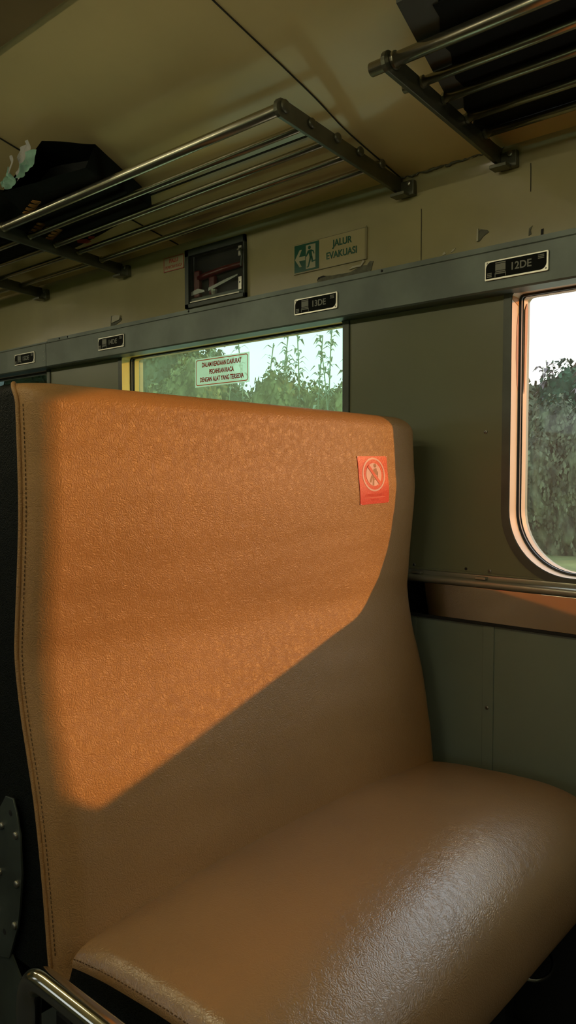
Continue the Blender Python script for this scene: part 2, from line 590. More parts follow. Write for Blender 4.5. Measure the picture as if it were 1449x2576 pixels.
# ceiling
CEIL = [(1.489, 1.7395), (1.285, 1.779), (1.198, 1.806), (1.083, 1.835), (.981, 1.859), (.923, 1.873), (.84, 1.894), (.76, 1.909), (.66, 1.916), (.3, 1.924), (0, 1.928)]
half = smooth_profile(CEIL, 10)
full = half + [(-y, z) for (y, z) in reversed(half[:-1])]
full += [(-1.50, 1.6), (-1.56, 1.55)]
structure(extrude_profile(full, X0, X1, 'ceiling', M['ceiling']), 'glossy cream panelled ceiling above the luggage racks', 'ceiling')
def ceil_z(y):
    for i in range(len(half) - 1):
        if half[i + 1][0] <= y <= half[i][0]:
            t = (y - half[i][0]) / (half[i + 1][0] - half[i][0])
            return half[i][1] + t * (half[i + 1][1] - half[i][1])
    return half[-1][1]

ntrim = [0]
def trim(bm, m, label, smooth=False, angle=None):
    ntrim[0] += 1
    return structure(obj('trim_%d' % ntrim[0], bm, m, smooth=smooth, angle=angle), label, 'trim')

def strip_on_ceiling(x0, x1, ya, yb, n=40, t=.0025):
    bm = bmesh.new()
    rows = []
    for i in range(n + 1):
        y = ya + (yb - ya) * i / n
        z = ceil_z(y)
        rows.append([(x0, y, z + .002), (x0, y, z - t), (x1, y, z - t), (x1, y, z + .002)])
    grid(bm, rows)
    return bm
trim(strip_on_ceiling(-.9862, -.9842, .0, 1.487), M['seam'], 'dark ceiling panel joint meeting the rack bracket')
trim(strip_on_ceiling(-1.742, -1.739, .0, 1.487), M['seam'], 'dark ceiling panel joint above the black bags')
# lengthwise joint with a bright bead over the long rack
bm = bmesh.new()
box(bm, -3.2, -1.07, 1.263, 1.267, ceil_z(1.265) - .0025, ceil_z(1.265) + .004)
trim(bm, M['seam'], 'dark lengthwise ceiling joint over the long rack')
bm = bmesh.new()
prism(bm, [(0, 0), (.018, -.0045), (.018, -.008), (.001, -.0045)], (-3.2, 1.261, ceil_z(1.261)), (0, -1, 0), (0, 0, 1), (1, 0, 0), 2.13)
# bead lies flush below the sloping panel
for v in bm.verts:
    v.co.z = ceil_z(v.co.y) - (.003 if v.co.z < ceil_z(v.co.y) - .003 else -.001)
trim(bm, M['bead'], 'shiny bead strip along the ceiling joint over the long rack')
bm = strip_on_ceiling(X0 + .05, X1 - .05, .26, .785, t=.004)  # dark brown strip laid under the ceiling to darken its corner
trim(bm, M['centre_dark_band'], 'dark brown band added over the middle ceiling, darkening the top left corner')
# crusty joint of ceiling and cove between the racks
bm = bmesh.new()
path = []
for k in range(46):
    x = -1.02 + .28 * k / 45
    path.append((x, 1.4885 + random.uniform(-.0015, .001), 1.7385 + random.uniform(-.0035, .002)))
tube(bm, path, [random.uniform(.0012, .0034) for _ in path], seg=7)
trim(bm, M['peel'], 'crumbling sealant line where ceiling meets wall between racks')

# vertical joints on the cove
for x, za, zb in ((-.939, 1.546, 1.665), (-.687, 1.64, 1.70)):
    bm = bmesh.new()
    cv = smooth_profile(COVE)
    rows = []
    for (y, z) in cv:
        if za <= z <= zb:
            rows.append([(x - .0008, y - .0008, z), (x + .0008, y - .0008, z)])
    grid(bm, rows)
    obj('panel_joint', bm, M['seam'], wu)

# header rail in two lengths
def rail_profile(dz):
    return [(1.521, 1.452), (1.4785, 1.452), (1.475, 1.4555), (1.475, 1.5315), (1.4785, 1.534), (1.4805, 1.536), (1.4805, 1.5465 - dz), (1.521, 1.5465 - dz)]
for xa, xb, dz, lab in ((-2.425, X1 - .05, 0, 'long grey metal header rail above the windows'), (X0 + .05, -2.428, .006, 'far length of grey metal header rail')):
    bm = bmesh.new()
    prism(bm, rail_profile(dz), (xa, 0, 0), (0, 1, 0), (0, 0, 1), (1, 0, 0), xb - xa)
    r = trim(bm, M['rail'], lab)
    if dz:
        for z in (1.47, 1.485, 1.50):
            for x in (-2.44,):
                bm = bmesh.new(); disc(bm, (x, 1.4752, z + .005), YN, .0022, .0012, 8)
                obj('rivet', bm, M['screw'], r)
    else:
        for x in (-2.35, -2.30, -1.69, -1.03, -.30):
            bm = bmesh.new(); disc(bm, (x, 1.4807, 1.5415), YN, .003, .002, 10)
            obj('rivet', bm, M['black'], r)

# sill: bead, polished strip, dark ledge under it
bm = bmesh.new()
pr = [(1.521, .866), (1.513, .866), (1.5115, .862), (1.508, .858), (1.499, .857), (1.495, .853), (1.4945, .848), (1.497, .8435), (1.502, .8405), (1.521, .8405)]
prism(bm, pr, (X0 + .05, 0, 0), (0, 1, 0), (0, 0, 1), (1, 0, 0), X1 - X0 - .1)
sb = trim(bm, M['bead'], 'beaded moulding above the polished strip under the windows', angle=40)
bm = bmesh.new()
box(bm, X0 + .05, X1 - .05, 1.5, 1.521, .7685, .8405, .0008)
trim(bm, M['strip'], 'polished metal strip reflecting the lit seat')
bm = bmesh.new()
box(bm, X0 + .05, X1 - .05, 1.4985, 1.521, .762, .7683, .001)
trim(bm, M['black'], 'thin dark ledge below the polished strip')
bm = bmesh.new()
box(bm, X0 + .05, X1 - .05, 1.5165, 1.521, .8665, .8705)
trim(bm, M['panel'], 'flat beige fillet screwed above the beaded moulding')
for x in (-.945, -.787):
    bm = bmesh.new(); box(bm, x - .012, x + .012, 1.4975, 1.512, .8585, .864, .001)
    obj('clip', bm, M['bead'], sb)

# wall screws (children of the wall)
def cross_screw(x, y, z, r, parent):
    bm = bmesh.new(); disc(bm, (x, y, z), YN, r, r * .5, 14)
    s = obj('screw', bm, M['screw'], parent, angle=40)
    bm = bmesh.new()
    box(bm, x - r * .6, x + r * .6, y - r * .56, y - r * .4, z - r * .12, z + r * .12)
    box(bm, x - r * .12, x + r * .12, y - r * .56, y - r * .4, z - r * .6, z + r * .6)
    obj('slot', bm, M['black'], s)
for x, z in ((-.789, 1.171), (-.964, .875), (-.776, .8755)):
    cross_screw(x, 1.5200, z, .0042, wr)
cross_screw(-.770, 1.5036, .586, .004, wr)
bm = bmesh.new(); disc(bm, (-.832, 1.5201, .876), YN, .0032, .0008, 12); obj('screw_hole', bm, M['black'], wr)

# ------------------------------------------------------------------ windows
def ring_band(bm, la, ya, lb, yb):
    k = len(la)
    a = [bm.verts.new((p[0], ya, p[1])) for p in la]
    b = [bm.verts.new((p[0], yb, p[1])) for p in lb]
    for i in range(k):
        bm.faces.new((a[i], a[(i + 1) % k], b[(i + 1) % k], b[i]))

def window(i, hole, glass_m, label, rev):
    x0, x1, z0, z1 = hole
    root = empty('window_%d' % i, ((x0 + x1) / 2, WALL_Y, z0))
    structure(root, label, 'window')
    def L(d, rt=.012): return rrect(x0 - d, x1 + d, z0 - d, z1 + d, max(.131 + d, .02), max(rt + d, .002))
    # flange: raised flat ring on the wall
    bm = bmesh.new()
    ring_band(bm, L(.0200), 1.5201, L(.0190), 1.5155)
    ring_band(bm, L(.0190), 1.5155, L(.0015), 1.5145)
    ring_band(bm, L(.0015), 1.5145, L(.0), 1.516)
    bmesh.ops.remove_doubles(bm, verts=bm.verts, dist=1e-5)
    obj('flange', bm, M['flange'], root, angle=35)
    bm = bmesh.new()
    ring_band(bm, L(0), 1.516, L(-.0005), 1.548)
    obj('reveal', bm, rev, root, angle=35)
    bm = bmesh.new()
    ring_band(bm, L(0), 1.547, L(-.005), 1.549)
    ring_band(bm, L(-.005), 1.549, L(-.0052), 1.5535)
    ring_band(bm, L(-.0052), 1.5535, L(-.0025), 1.556)
    ring_band(bm, L(-.0025), 1.556, L(-.0055), 1.558)
    ring_band(bm, L(-.0055), 1.558, L(-.002), 1.563)
    obj('gasket', bm, M['rubber'], root, angle=35)
    bm = bmesh.new()
    ring_band(bm, L(-.001), 1.5625, L(-.0035), 1.564)
    ring_band(bm, L(-.0035), 1.564, L(-.0045), 1.580)
    ring_band(bm, L(-.0045), 1.580, L(.0), 1.581)
    obj('glazing_frame', bm, rev, root, angle=35)
    bm = bmesh.new()
    a = L(-.0005)
    prism(bm, a, (0, 1.580, 0), (1, 0, 0), (0, 0, 1), (0, 1, 0), .006)
    p = obj('pane', bm, glass_m, root)
    return root

labels = ['round-cornered window at right with trees, numbered 12DE', 'green-tinted window behind the bench numbered 13DE',
          'dark-tinted window at far left showing only its top corner', 'farthest side window beyond the bench', 'side window beside the camera']
W1 = None
for i, h in enumerate(OPEN):
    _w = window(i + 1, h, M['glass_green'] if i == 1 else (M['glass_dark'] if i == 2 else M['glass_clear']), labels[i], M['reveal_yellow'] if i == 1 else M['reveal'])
    if i == 0:
        for (xo, pts, mm) in ((.0008, [(1.546, 1.255), (1.547, 1.30), (1.5468, 1.41), (1.543, 1.415), (1.538, 1.39), (1.5355, 1.36), (1.536, 1.32), (1.541, 1.27)], (.48, .22, .16)),
                              (.0054, [(1.565, 1.25), (1.566, 1.425), (1.575, 1.44), (1.579, 1.43), (1.577, 1.37), (1.572, 1.30), (1.568, 1.255)], (.50, .17, .02)),
                              (.0008, [(1.516, 1.44), (1.545, 1.43), (1.5465, 1.452), (1.517, 1.452)], (.50, .20, .03))):
            bm = bmesh.new()
            prism(bm, pts, (h[0] + xo - .0004, 0, 0), (0, 1, 0), (0, 0, 1), (1, 0, 0), .0006)
            obj('peeled_paint', bm, mat('bare_patch', mm, .5), _w)
for i, h in enumerate(OPEN_L):
    root = empty('window_%d' % (i + 6), ((h[0] + h[1]) / 2, -WALL_Y, h[2]))
    structure(root, 'window across the aisle, number %d from the rear' % (i + 1), 'window')
    bm = bmesh.new()
    prism(bm, rrect(*h, .131, .012), (0, -1.585, 0), (1, 0, 0), (0, 0, 1), (0, 1, 0), .006)
    obj('pane', bm, M['glass_clear'], root)
    bm = bmesh.new()
    def L2(d): return rrect(h[0] - d, h[1] + d, h[2] - d, h[3] + d, .131 + d, .012 + d)
    ring_band(bm, L2(.02), -1.518, L2(.02), -1.513)
    ring_band(bm, L2(.02), -1.513, L2(.0), -1.513)
    ring_band(bm, L2(.0), -1.513, L2(.0), -1.58)
    obj('flange', bm, M['flange'], root)

# ------------------------------------------------------------------ ceiling lamps along the aisle
lamp_m = bpy.data.materials.new('lamp_tube')
lamp_m.use_nodes = True
lb = lamp_m.node_tree.nodes['Principled BSDF']
lb.inputs['Emission Color'].default_value = (1.0, .90, .62, 1)
lb.inputs['Emission Strength'].default_value = LAMP
for k, x in enumerate((.75, -1.05, -2.85, -4.65)):
    lp = empty('ceiling_lamp', (x, -.12, 1.92), 'tube lamp on the aisle ceiling, %s from the camera' % ['first behind', 'first ahead', 'second ahead', 'third ahead'][k], 'lamp', 'tube lamps along the aisle ceiling')
    bm = bmesh.new(); box(bm, x - .66, x + .66, -.16, -.08, 1.895, 1.93, .004)
    obj('lamp_housing', bm, M['panel'], lp)
    bm = bmesh.new(); tube(bm, [(x - .60, -.12, 1.845), (x + .60, -.12, 1.845)], .014, 12)
    obj('lamp_tube', bm, lamp_m, lp, smooth=True)

# ------------------------------------------------------------------ bench seat
BACK = [(.30, -.858), (.44, -.874), (.54, -.886), (.635, -.902), (.70, -.919), (.756, -.934), (.826, -.946), (.871, -.944), (.95, -.936), (1.031, -.930), (1.12, -.931), (1.22, -.936)]
BY0, BY1, BZT = .548, 1.487, 1.206
R_EDGE, R_TOP = .042, .032
def crown(y):
    t = (y - (BY0 + BY1) / 2) / ((BY1 - BY0) / 2)
    return .010 * (1 - t * t)
def back_x(y, z):
    """front surface of the backrest away from its edges"""
    return catmull(BACK, z) + crown(y)

bench = empty('bench_seat', (-.78, 1.0, 0), 'tan leather bench seat lit by low sun, backrest carrying a red sticker', 'seat')

cols = []                    # (y, drop)
for k in range(15):
    th = math.radians(84 * (1 - k / 14))
    cols.append((BY0 + R_EDGE - R_EDGE * math.sin(th), R_EDGE * (1 - math.cos(th))))
nf = 70
ya, yb = BY0 + R_EDGE, BY1 - R_EDGE * .8
for k in range(1, nf):
    cols.append((ya + (yb - ya) * k / nf, 0))
rf = R_EDGE * .8
for k in range(15):
    th = math.radians(90 * k / 14)
    cols.append((BY1 - rf + rf * math.sin(th), rf * (1 - math.cos(th))))
rowsz = []                   # (z, drop)
zb_ = .40
for k in range(100):
    rowsz.append((zb_ + (BZT - R_TOP - zb_) * k / 100, 0))
for k in range(13):
    ph = math.radians(90 * k / 12)
    rowsz.append((BZT - R_TOP + R_TOP * math.sin(ph), R_TOP * (1 - math.cos(ph))))
rowsz.append((BZT + .001, R_TOP + .05))
def corner_y(y, z):
    """round the outline at the two top corners"""
    rn, rfc = .014, .040
    y0, y1 = BY0, BY1
    if z > BZT - rn: y0 = BY0 + rn - math.sqrt(max(0, rn * rn - (min(z, BZT) - (BZT - rn)) ** 2))
    if z > BZT - rfc: y1 = BY1 - rfc + math.sqrt(max(0, rfc * rfc - (min(z, BZT) - (BZT - rfc)) ** 2))
    return y0 + (y - BY0) / (BY1 - BY0) * (y1 - y0)
def wrinkle(y, z):
    """shallow horizontal creases low on the backrest"""
    a = noise.noise(Vector((y * 5, z * 26, 3.1))) * .0012
    a += noise.noise(Vector((y * 3, z * 7, 9.0))) * .002
    return a
bm = bmesh.new()
rows = []
for (z, dz) in rowsz:
    row = []
    for (y, dy) in cols:
        yy = corner_y(y, z)
        row.append((back_x(y, z) - dy - dz + wrinkle(y, z), yy, z))
    rows.append(row)
grid(bm, rows)
backrest = obj('backrest', bm, M['leather'], bench, smooth=True)
# stitching on the near edge
bm = bmesh.new()
th = math.radians(72)
ys, ds = BY0 + R_EDGE - R_EDGE * math.sin(th), R_EDGE * (1 - math.cos(th))
z = .44
nx, ny = math.cos(th), -math.sin(th)
while z < BZT - .03:
    p0 = (back_x(ys, z) - ds + nx * .0006, ys + ny * .0006, z)
    p1 = (back_x(ys, z + .0035) - ds + nx * .0006, ys + ny * .0006, z + .0035)
    tube(bm, [p0, p1], .0007, 6)
    z += .0062
obj('stitching', bm, M['thread'], backrest)
# welt along the seam
bm = bmesh.new()
tube(bm, [(back_x(BY0, z) - dz - R_EDGE * .92, corner_y(BY0, z) - .0005, z) for (z, dz) in rowsz[:-1]], .0035, 8)
obj('piping', bm, M['leather'], backrest, smooth=True)
# black vinyl side
bm = bmesh.new()
rows = []
for (z, dz) in rowsz[:-1]:
    xs = back_x(BY0, z) - R_EDGE * .9 - dz
    xe = -1.16 + dz * .5
    row = []
    for k in range(11):
        s = k / 10
        row.append((xs + (xe - xs) * s, corner_y(BY0, z) + .002 - .004 * math.sin(math.pi * min(1, s * 1.6)), z - (.012 * s * s if z > 1.15 else 0)))
    row.append((xe, .62, z - .02))
    rows.append(row)
grid(bm, rows)
obj('side_cover', bm, M['leather_dark'], bench, smooth=True)
bm = bmesh.new(); box(bm, -1.165, -.985, .556, 1.478, .30, 1.188, .015)
obj('back_shell', bm, M['leather_dark'], bench, smooth=False)

# cushion
CUS = [(-.955, .455), (-.90, .477), (-.83, .491), (-.75, .499), (-.68, .503), (-.615, .502), (-.56, .491), (-.52, .468), (-.493, .435), (-.480, .393), (-.477, .355), (-.484, .325), (-.508, .311), (-.55, .309)]
s = [0]
for i in range(1, len(CUS)): s.append(s[-1] + math.dist(CUS[i], CUS[i - 1]))
cx_ = list(zip(s, [p[0] for p in CUS])); cz_ = list(zip(s, [p[1] for p in CUS]))
NP = 90
prof = [(catmull(cx_, s[-1] * i / NP), catmull(cz_, s[-1] * i / NP)) for i in range(NP + 1)]
CY0, CY1, CR = .562, 1.482, .026
ccols = []
for k in range(13):
    th = math.radians(88 * (1 - k / 12))
    ccols.append((CY0 + CR - CR * math.sin(th), CR * (1 - math.cos(th))))
for k in range(1, 70):
    ccols.append((CY0 + CR + (CY1 - CY0 - 2 * CR) * k / 70, 0))
for k in range(13):
    th = math.radians(90 * k / 12)
    ccols.append((CY1 - CR + CR * math.sin(th), CR * (1 - math.cos(th))))
def cush_point(i, y, drop):
    x, z = prof[i]
    a, b = prof[max(0, i - 1)], prof[min(NP, i + 1)]
    t = Vector((b[0] - a[0], b[1] - a[1])).normalized()
    nx, nz = -t.y, t.x
    if nz < -.2 and i < NP * .5: nx, nz = -nx, -nz
    u = (y - (CY0 + CY1) / 2) / ((CY1 - CY0) / 2)
    top = max(0, nz)
    dome = -.030 * u ** 2 * (.35 + .65 * top) + noise.noise(Vector((x * 6, y * 4, 1.7))) * .003
    d = dome - drop
    return (x + nx * d, y, z + nz * d)
bm = bmesh.new()
rows = [[cush_point(i, y, dr) for (y, dr) in ccols] for i in range(NP + 1)]
grid(bm, rows)
cushion = obj('cushion', bm, M['leather_seat'], bench, smooth=True)
bm = bmesh.new()
th = math.radians(66)
yst, dst = CY0 + CR - CR * math.sin(th), CR * (1 - math.cos(th))
for i in range(8, NP - 12):
    p0 = Vector(cush_point(i, yst, dst - .0005)); p1 = Vector(cush_point(i + 1, yst, dst - .0005))
    tube(bm, [p0, p0.lerp(p1, .55)], .0007, 6)
obj('stitching', bm, M['thread'], cushion)
# black cushion side under the seam
bm = bmesh.new()
pa, pb, pc = [], [], []
for i in range(4, NP + 1):
    p = cush_point(i, CY0, CR * .96)
    pa.append((p[0], CY0 + .001, p[2]))
rows = []
for k in range(9):
    t = k / 8
    rows.append([(q[0] + (-.74 - q[0]) * .25 * t, CY0 + .001 - .008 * math.sin(math.pi * min(1, t * 1.3)), q[2] + (.31 - q[2]) * t) for q in pa])
grid(bm, rows)
obj('cushion_side', bm, M['leather_dark'], bench, smooth=True)
# base below the cushion, legs
bm = bmesh.new(); box(bm, -.95, -.53, .575, 1.47, .285, .335, .008)
obj('seat_frame', bm, M['black'], bench)
for y in (.64, 1.40):
    bm = bmesh.new()
    box(bm, -.93, -.66, y - .02, y + .02, -.01, .29, .004)
    box(bm, -1.0, -.60, y - .035, y + .035, -.0277, -.008, .004)
    obj('leg', bm, M['black'], bench)
bm = bmesh.new()
tube(bm, [(-.60 + .035 * math.cos(a), 1.36 + .055 * math.sin(a) , .175 - .012 * math.cos(a)) for a in [2 * math.pi * k / 40 for k in range(41)]], .004, 8, cap=False)
o = obj('foot_ring', bm, M['chrome'], bench, smooth=True)
bm = bmesh.new()
tube(bm, [(-.66, 1.36, .29), (-.66, 1.36, .175), (-.632, 1.36, .17)], .006, 8)
obj('ring_stem', bm, M['black'], bench)

# chrome armrest tube
AY = .500
bm = bmesh.new()
tube(bm, arc_path([(-.885, AY, .19), (-.885, AY, .455), (-.42, AY, .458), (-.42, AY, .19)], .05, 10), .0155, 20)
arm = obj('armrest', bm, M['chrome'], bench, smooth=True)
arm['label'] = 'chrome tube armrest'
for x in (-.885, -.42):
    bm = bmesh.new()
    box(bm, x - .02, x + .02, AY - .016, .60, .285, .312, .004)
    obj('armrest_bracket', bm, M['darkmetal'], arm)

# riveted plate on the near side of the backrest
PY = .5405
bm = bmesh.new()
pts = [(-1.005, .632), (-.985, .634), (-.975, .615), (-.967, .588), (-.9645, .533), (-.970, .490), (-.977, .456), (-.988, .432), (-1.002, .40), (-1.10, .37), (-1.10, .56), (-1.03, .60)]
prism(bm, pts, (0, PY, 0), (1, 0, 0), (0, 0, 1), (0, -1, 0), .003, .0007)
plate = obj('side_plate', bm, M['darkmetal'], bench)
for x, z in ((-1.015, .587), (-.977, .585), (-1.023, .518), (-.976, .517), (-1.03, .457), (-.984, .455)):
    bm = bmesh.new(); disc(bm, (x, PY - .003, z), YN, .0052, .004, 12)
    obj('rivet', bm, M['screw'], plate, angle=40)
for x, z in ((-.9915, .612), (-1.014, .434)):
    bm = bmesh.new(); disc(bm, (x, PY - .0029, z), YN, .0045, .0004, 12)
    obj('bolt_hole', bm, M['black'], plate)
bm = bmesh.new()
prism(bm, [(-1.10, .375), (-1.0, .405), (-.955, .36), (-.955, .20), (-1.10, .20)], (0, PY - .001, 0), (1, 0, 0), (0, 0, 1), (0, 1, 0), .003)
obj('lower_plate', bm, M['darkmetal'], bench)

# red no-sitting sticker following the leather
SC = [Vector((1.242, 1.117)), Vector((1.348, 1.119)), Vector((1.358, 1.023)), Vector((1.255, 1.020))]   # tl tr br bl (y,z)
def st_yz(u, v):
    top = SC[0].lerp(SC[1], u); bot = SC[3].lerp(SC[2], u)
    return bot.lerp(top, v)
def st_pt(u, v, h):
    p = st_yz(u, v)
    return (back_x(p.x, p.y) + wrinkle(p.x, p.y) + h, p.x, p.y)
def st_grid(u0, u1, v0, v1, h, n=24):
    bm = bmesh.new()
    rows = [[st_pt(u0 + (u1 - u0) * i / n, v0 + (v1 - v0) * j / n, h) for i in range(n + 1)] for j in range(n + 1)]
    vv = grid(bm, rows)
    # skirt down to the leather
    edge = [vv[0][i] for i in range(n + 1)] + [vv[j][n] for j in range(1, n + 1)] + [vv[n][i] for i in range(n - 1, -1, -1)] + [vv[j][0] for j in range(n - 1, 0, -1)]
    low = [bm.verts.new((v.co.x - .0012, v.co.y, v.co.z)) for v in edge]
    for k in range(len(edge)):
        bm.faces.new((edge[k], edge[(k + 1) % len(edge)], low[(k + 1) % len(edge)], low[k]))
    return bm
def st_poly(polys, h):
    """strips given as lists of (a,b) point pairs in sticker uv"""
    bm = bmesh.new()
    for pl in polys:
        grid(bm, [[st_pt(a[0], a[1], h), st_pt(b[0], b[1], h)] for a, b in pl])
    return bm
sticker = obj('sticker', st_grid(0, 1, 0, 1, .0012), M['sticker_red'], bench, smooth=False)
sticker['label'] = 'red no-sitting sticker'
def ring(cu, cv, r0, r1, n=48):
    out = []
    for k in range(n + 1):
        a = 2 * math.pi * k / n
        out.append(((cu + r0 * math.cos(a), cv + r0 * .92 * math.sin(a)), (cu + r1 * math.cos(a), cv + r1 * .92 * math.sin(a))))
    return out
CU, CV = .50, .615
obj('outer_ring', st_poly([ring(CU, CV, .345, .385)], .0016), M['sticker_pale'], sticker)
obj('white_disc', st_poly([ring(CU, CV, .002, .26)], .0016), M['sticker_pale'], sticker)
def seg(a, b, wd):
    a, b = Vector(a), Vector(b)
    n = Vector((-(b - a).y, (b - a).x)).normalized() * wd / 2
    return [((a + n)[:], (a - n)[:]), (a.lerp(b, .5) + n, a.lerp(b, .5) - n), ((b + n)[:], (b - n)[:])]
fig = [ring(.555, .80, .001, .045, 20), seg((.55, .74), (.57, .60), .10), seg((.57, .60), (.53, .56), .11), seg((.56, .59), (.42, .57), .06), seg((.43, .58), (.36, .46), .05),
       seg((.48, .57), (.45, .39), .05), seg((.64, .68), (.62, .52), .02), seg((.64, .525), (.49, .51), .02), seg((.53, .72), (.45, .65), .035)]
obj('sitting_figure', st_poly(fig, .0019), M['sticker_brown'], sticker)
obj('slash', st_poly([seg((.325, .80), (.68, .43), .075)], .0023), M['sticker_red'], sticker)
obj('rule', st_poly([seg((.14, .135), (.86, .135), .012)], .0016), M['sticker_pink'], sticker)
for (u, v, du, dv) in ((0, 1, 1, -1), (1, 1, -1, -1), (0, 0, 1, 1), (1, 0, -1, 1)):
    obj('white_corner', st_poly([[((u, v), (u, v)), ((u + du * .04, v), (u, v + dv * .035))]], .0017), M['sticker_pale'], sticker)
def st_text(name, body, u, v, size, mt, sx=1.0):
    t = text(name, body, size, (0, 0, 0), (1, 0, 0), (0, 1, 0), mt, sticker, thick=.0002, sx=sx)
    for vert in t.data.vertices:
        c = vert.co
        vert.co = st_pt(u + c.x, v + c.y, .0017)
    return t
st_text('caption', 'DILARANG DUDUK DI KURSI INI', .5, .185, .075, M['sticker_pink'], .60)
st_text('caption', 'DO NOT SIT HERE', .5, .085, .055, M['sticker_pink'], .62)

# the bench stands a hand's width clear of the wall
bench.scale = (.975, .975, .975)
bench.location = (-.7605, .975, .027)

# ------------------------------------------------------------------ signs on the wall
def seat_plate(x0, num, label):
    x1, z0, z1 = x0 + .1345, 1.4735, 1.5135
    root = empty('seat_number_plate', ((x0 + x1) / 2, 1.475, z0), label, 'sign', 'seat number plates on the header rail')
    y = 1.4749
    bm = bmesh.new()
    prism(bm, rrect(x0, x1, z0, z1, .003, .003, 4), (0, y, 0), (1, 0, 0), (0, 0, 1), (0, -1, 0), .0035, .0008)
    pl = obj('backplate', bm, M['plate_metal'], root)
    # black field: two opposite corners cut round
    a, b, c, d = x0 + .003, x1 - .004, z0 + .004, z1 - .0035
    R = .013
    pts = [(a, c)] + [(b - R + R * math.sin(t), c + R - R * math.cos(t)) for t in [math.pi / 2 * k / 8 for k in range(9)]]
    pts += [(b, d)] + [(a + R - R * math.sin(t), d - R + R * math.cos(t)) for t in [math.pi / 2 * k / 8 for k in range(9)]]
    bm = bmesh.new()
    prism(bm, pts, (0, y - .0030, 0), (1, 0, 0), (0, 0, 1), (0, -1, 0), .0011)
    obj('black_field', bm, M['plate_black'], root)
    yf = y - .0040
    xi = x0 + .024
    bm = bmesh.new()
    def bar(xa, xb, za, zb): box(bm, xa, xb, yf - .0006, yf, za, zb)
    bar(xi, xi + .022, z0 + .0315, z0 + .034)
    bar(xi, xi + .022, z0 + .0175, z0 + .0305)
    bar(xi, xi + .022, z0 + .0140, z0 + .0163)
    bar(xi - .001, xi + .023, z0 + .0105, z0 + .0128)
    bar(xi - .001, xi + .0002, z0 + .005, z0 + .0105)
    bar(xi + .0218, xi + .023, z0 + .005, z0 + .0105)
    obj('seat_pictogram', bm, M['plate_ink'], root)
    for (ua, ub, zz, dz_, hh) in ((x0 + .006, x0 + .016, z0 + .0065, .0033, .002), (x1 - .021, x1 - .0085, z1 - .0145, .003, .0017)):
        bm = bmesh.new()
        for k in range(3):
            box(bm, ua, ub, yf - .0006, yf, zz + k * dz_, zz + k * dz_ + hh)
        obj('small_print', bm, M['plate_ink'], root)
    text('number', num, .0205, (x0 + .078, yf + .0002, z0 + .0205), XR, ZU, M['plate_ink'], root, thick=.0008, bold=.0004, sx=.98)
    for x, z in ((x0 + .0055, z1 - .005), (x1 - .0055, z0 + .0055)):
        bm = bmesh.new(); disc(bm, (x, y - .0035, z), YN, .0019, .0013, 10)
        obj('rivet', bm, M['screw'], root)
    return root
seat_plate(-.7705, '12DE', 'black seat number plate reading 12DE above the right window')
seat_plate(-1.2855, '13DE', 'black seat number plate reading 13DE above the green-tinted window')
seat_plate(-2.1145, '14DE', 'black seat number plate reading 14DE left of the green-tinted window')
seat_plate(-2.6300, '15DE', 'dark seat number plate reading 15DE at the far left end of the rail')

# evacuation route sign
sg = empty('evacuation_sign', (-1.19, 1.497, 1.58), 'glossy sign reading JALUR EVAKUASI with green running-man pictogram', 'sign')
SY = 1.4972
su, sv = XR, Vector((0, 0, 1))
SK = 1.004
sn = su.cross(sv).normalized()
def sgp(x, z, lift=0): return Vector((x * SK, SY, 1.58)) + sv * (z - 1.58) + sn * lift
bm = bmesh.new()
prism(bm, [(-1.304 * SK, 0), (-1.080 * SK, 0), (-1.080 * SK, .0735), (-1.304 * SK, .0735)], Vector((0, SY, 1.5815)) , su, sv, -sn, .0025)
obj('film', bm, M['sign_clear'], sg)
bm = bmesh.new()
for (a, b, c, d) in ((-1.304, -1.080, 1.5815, 1.5828), (-1.0812, -1.0798, 1.582, 1.658), (-1.304, -1.080, 1.6545, 1.6553), (-1.0850, -1.0844, 1.584, 1.656)):
    prism(bm, [(a * SK, c - 1.58), (b * SK, c - 1.58), (b * SK, d - 1.58), (a * SK, d - 1.58)], Vector((0, SY, 1.58)) + sn * .0002, su, sv, sn, .0004)
obj('border', bm, M['sign_edge'], sg)
def sg_poly(name, polys, m, lift, t=.0004):
    bm = bmesh.new()
    for pl in polys:
        prism(bm, [(p[0] * SK, p[1] - 1.58) for p in pl], Vector((0, SY, 1.58)) + sn * lift, su, sv, sn, t)
    return obj(name, bm, m, sg)
gx0, gx1, gz0, gz1 = -1.302, -1.223, 1.585, 1.6525
sg_poly('green_field', [[(gx0, gz0), (gx1, gz0), (gx1, gz1), (gx0, gz1)]], M['sign_green'], .0003)
sg_poly('door_panel', [[(-1.264, 1.5895), (-1.2335, 1.5895), (-1.2335, 1.6475), (-1.264, 1.6475)]], M['sign_white'], .0008)
sg_poly('arrow', [[(-1.2995, 1.6175), (-1.2845, 1.6395), (-1.2775, 1.6395), (-1.2865, 1.6225), (-1.2665, 1.6225), (-1.2665, 1.6125), (-1.2865, 1.6125), (-1.2775, 1.5975), (-1.2845, 1.5975)]], M['sign_white'], .0008)
def circ(x, z, r, n=14): return [(x + r * math.cos(2 * math.pi * k / n), z + r * math.sin(2 * math.pi * k / n)) for k in range(n)]
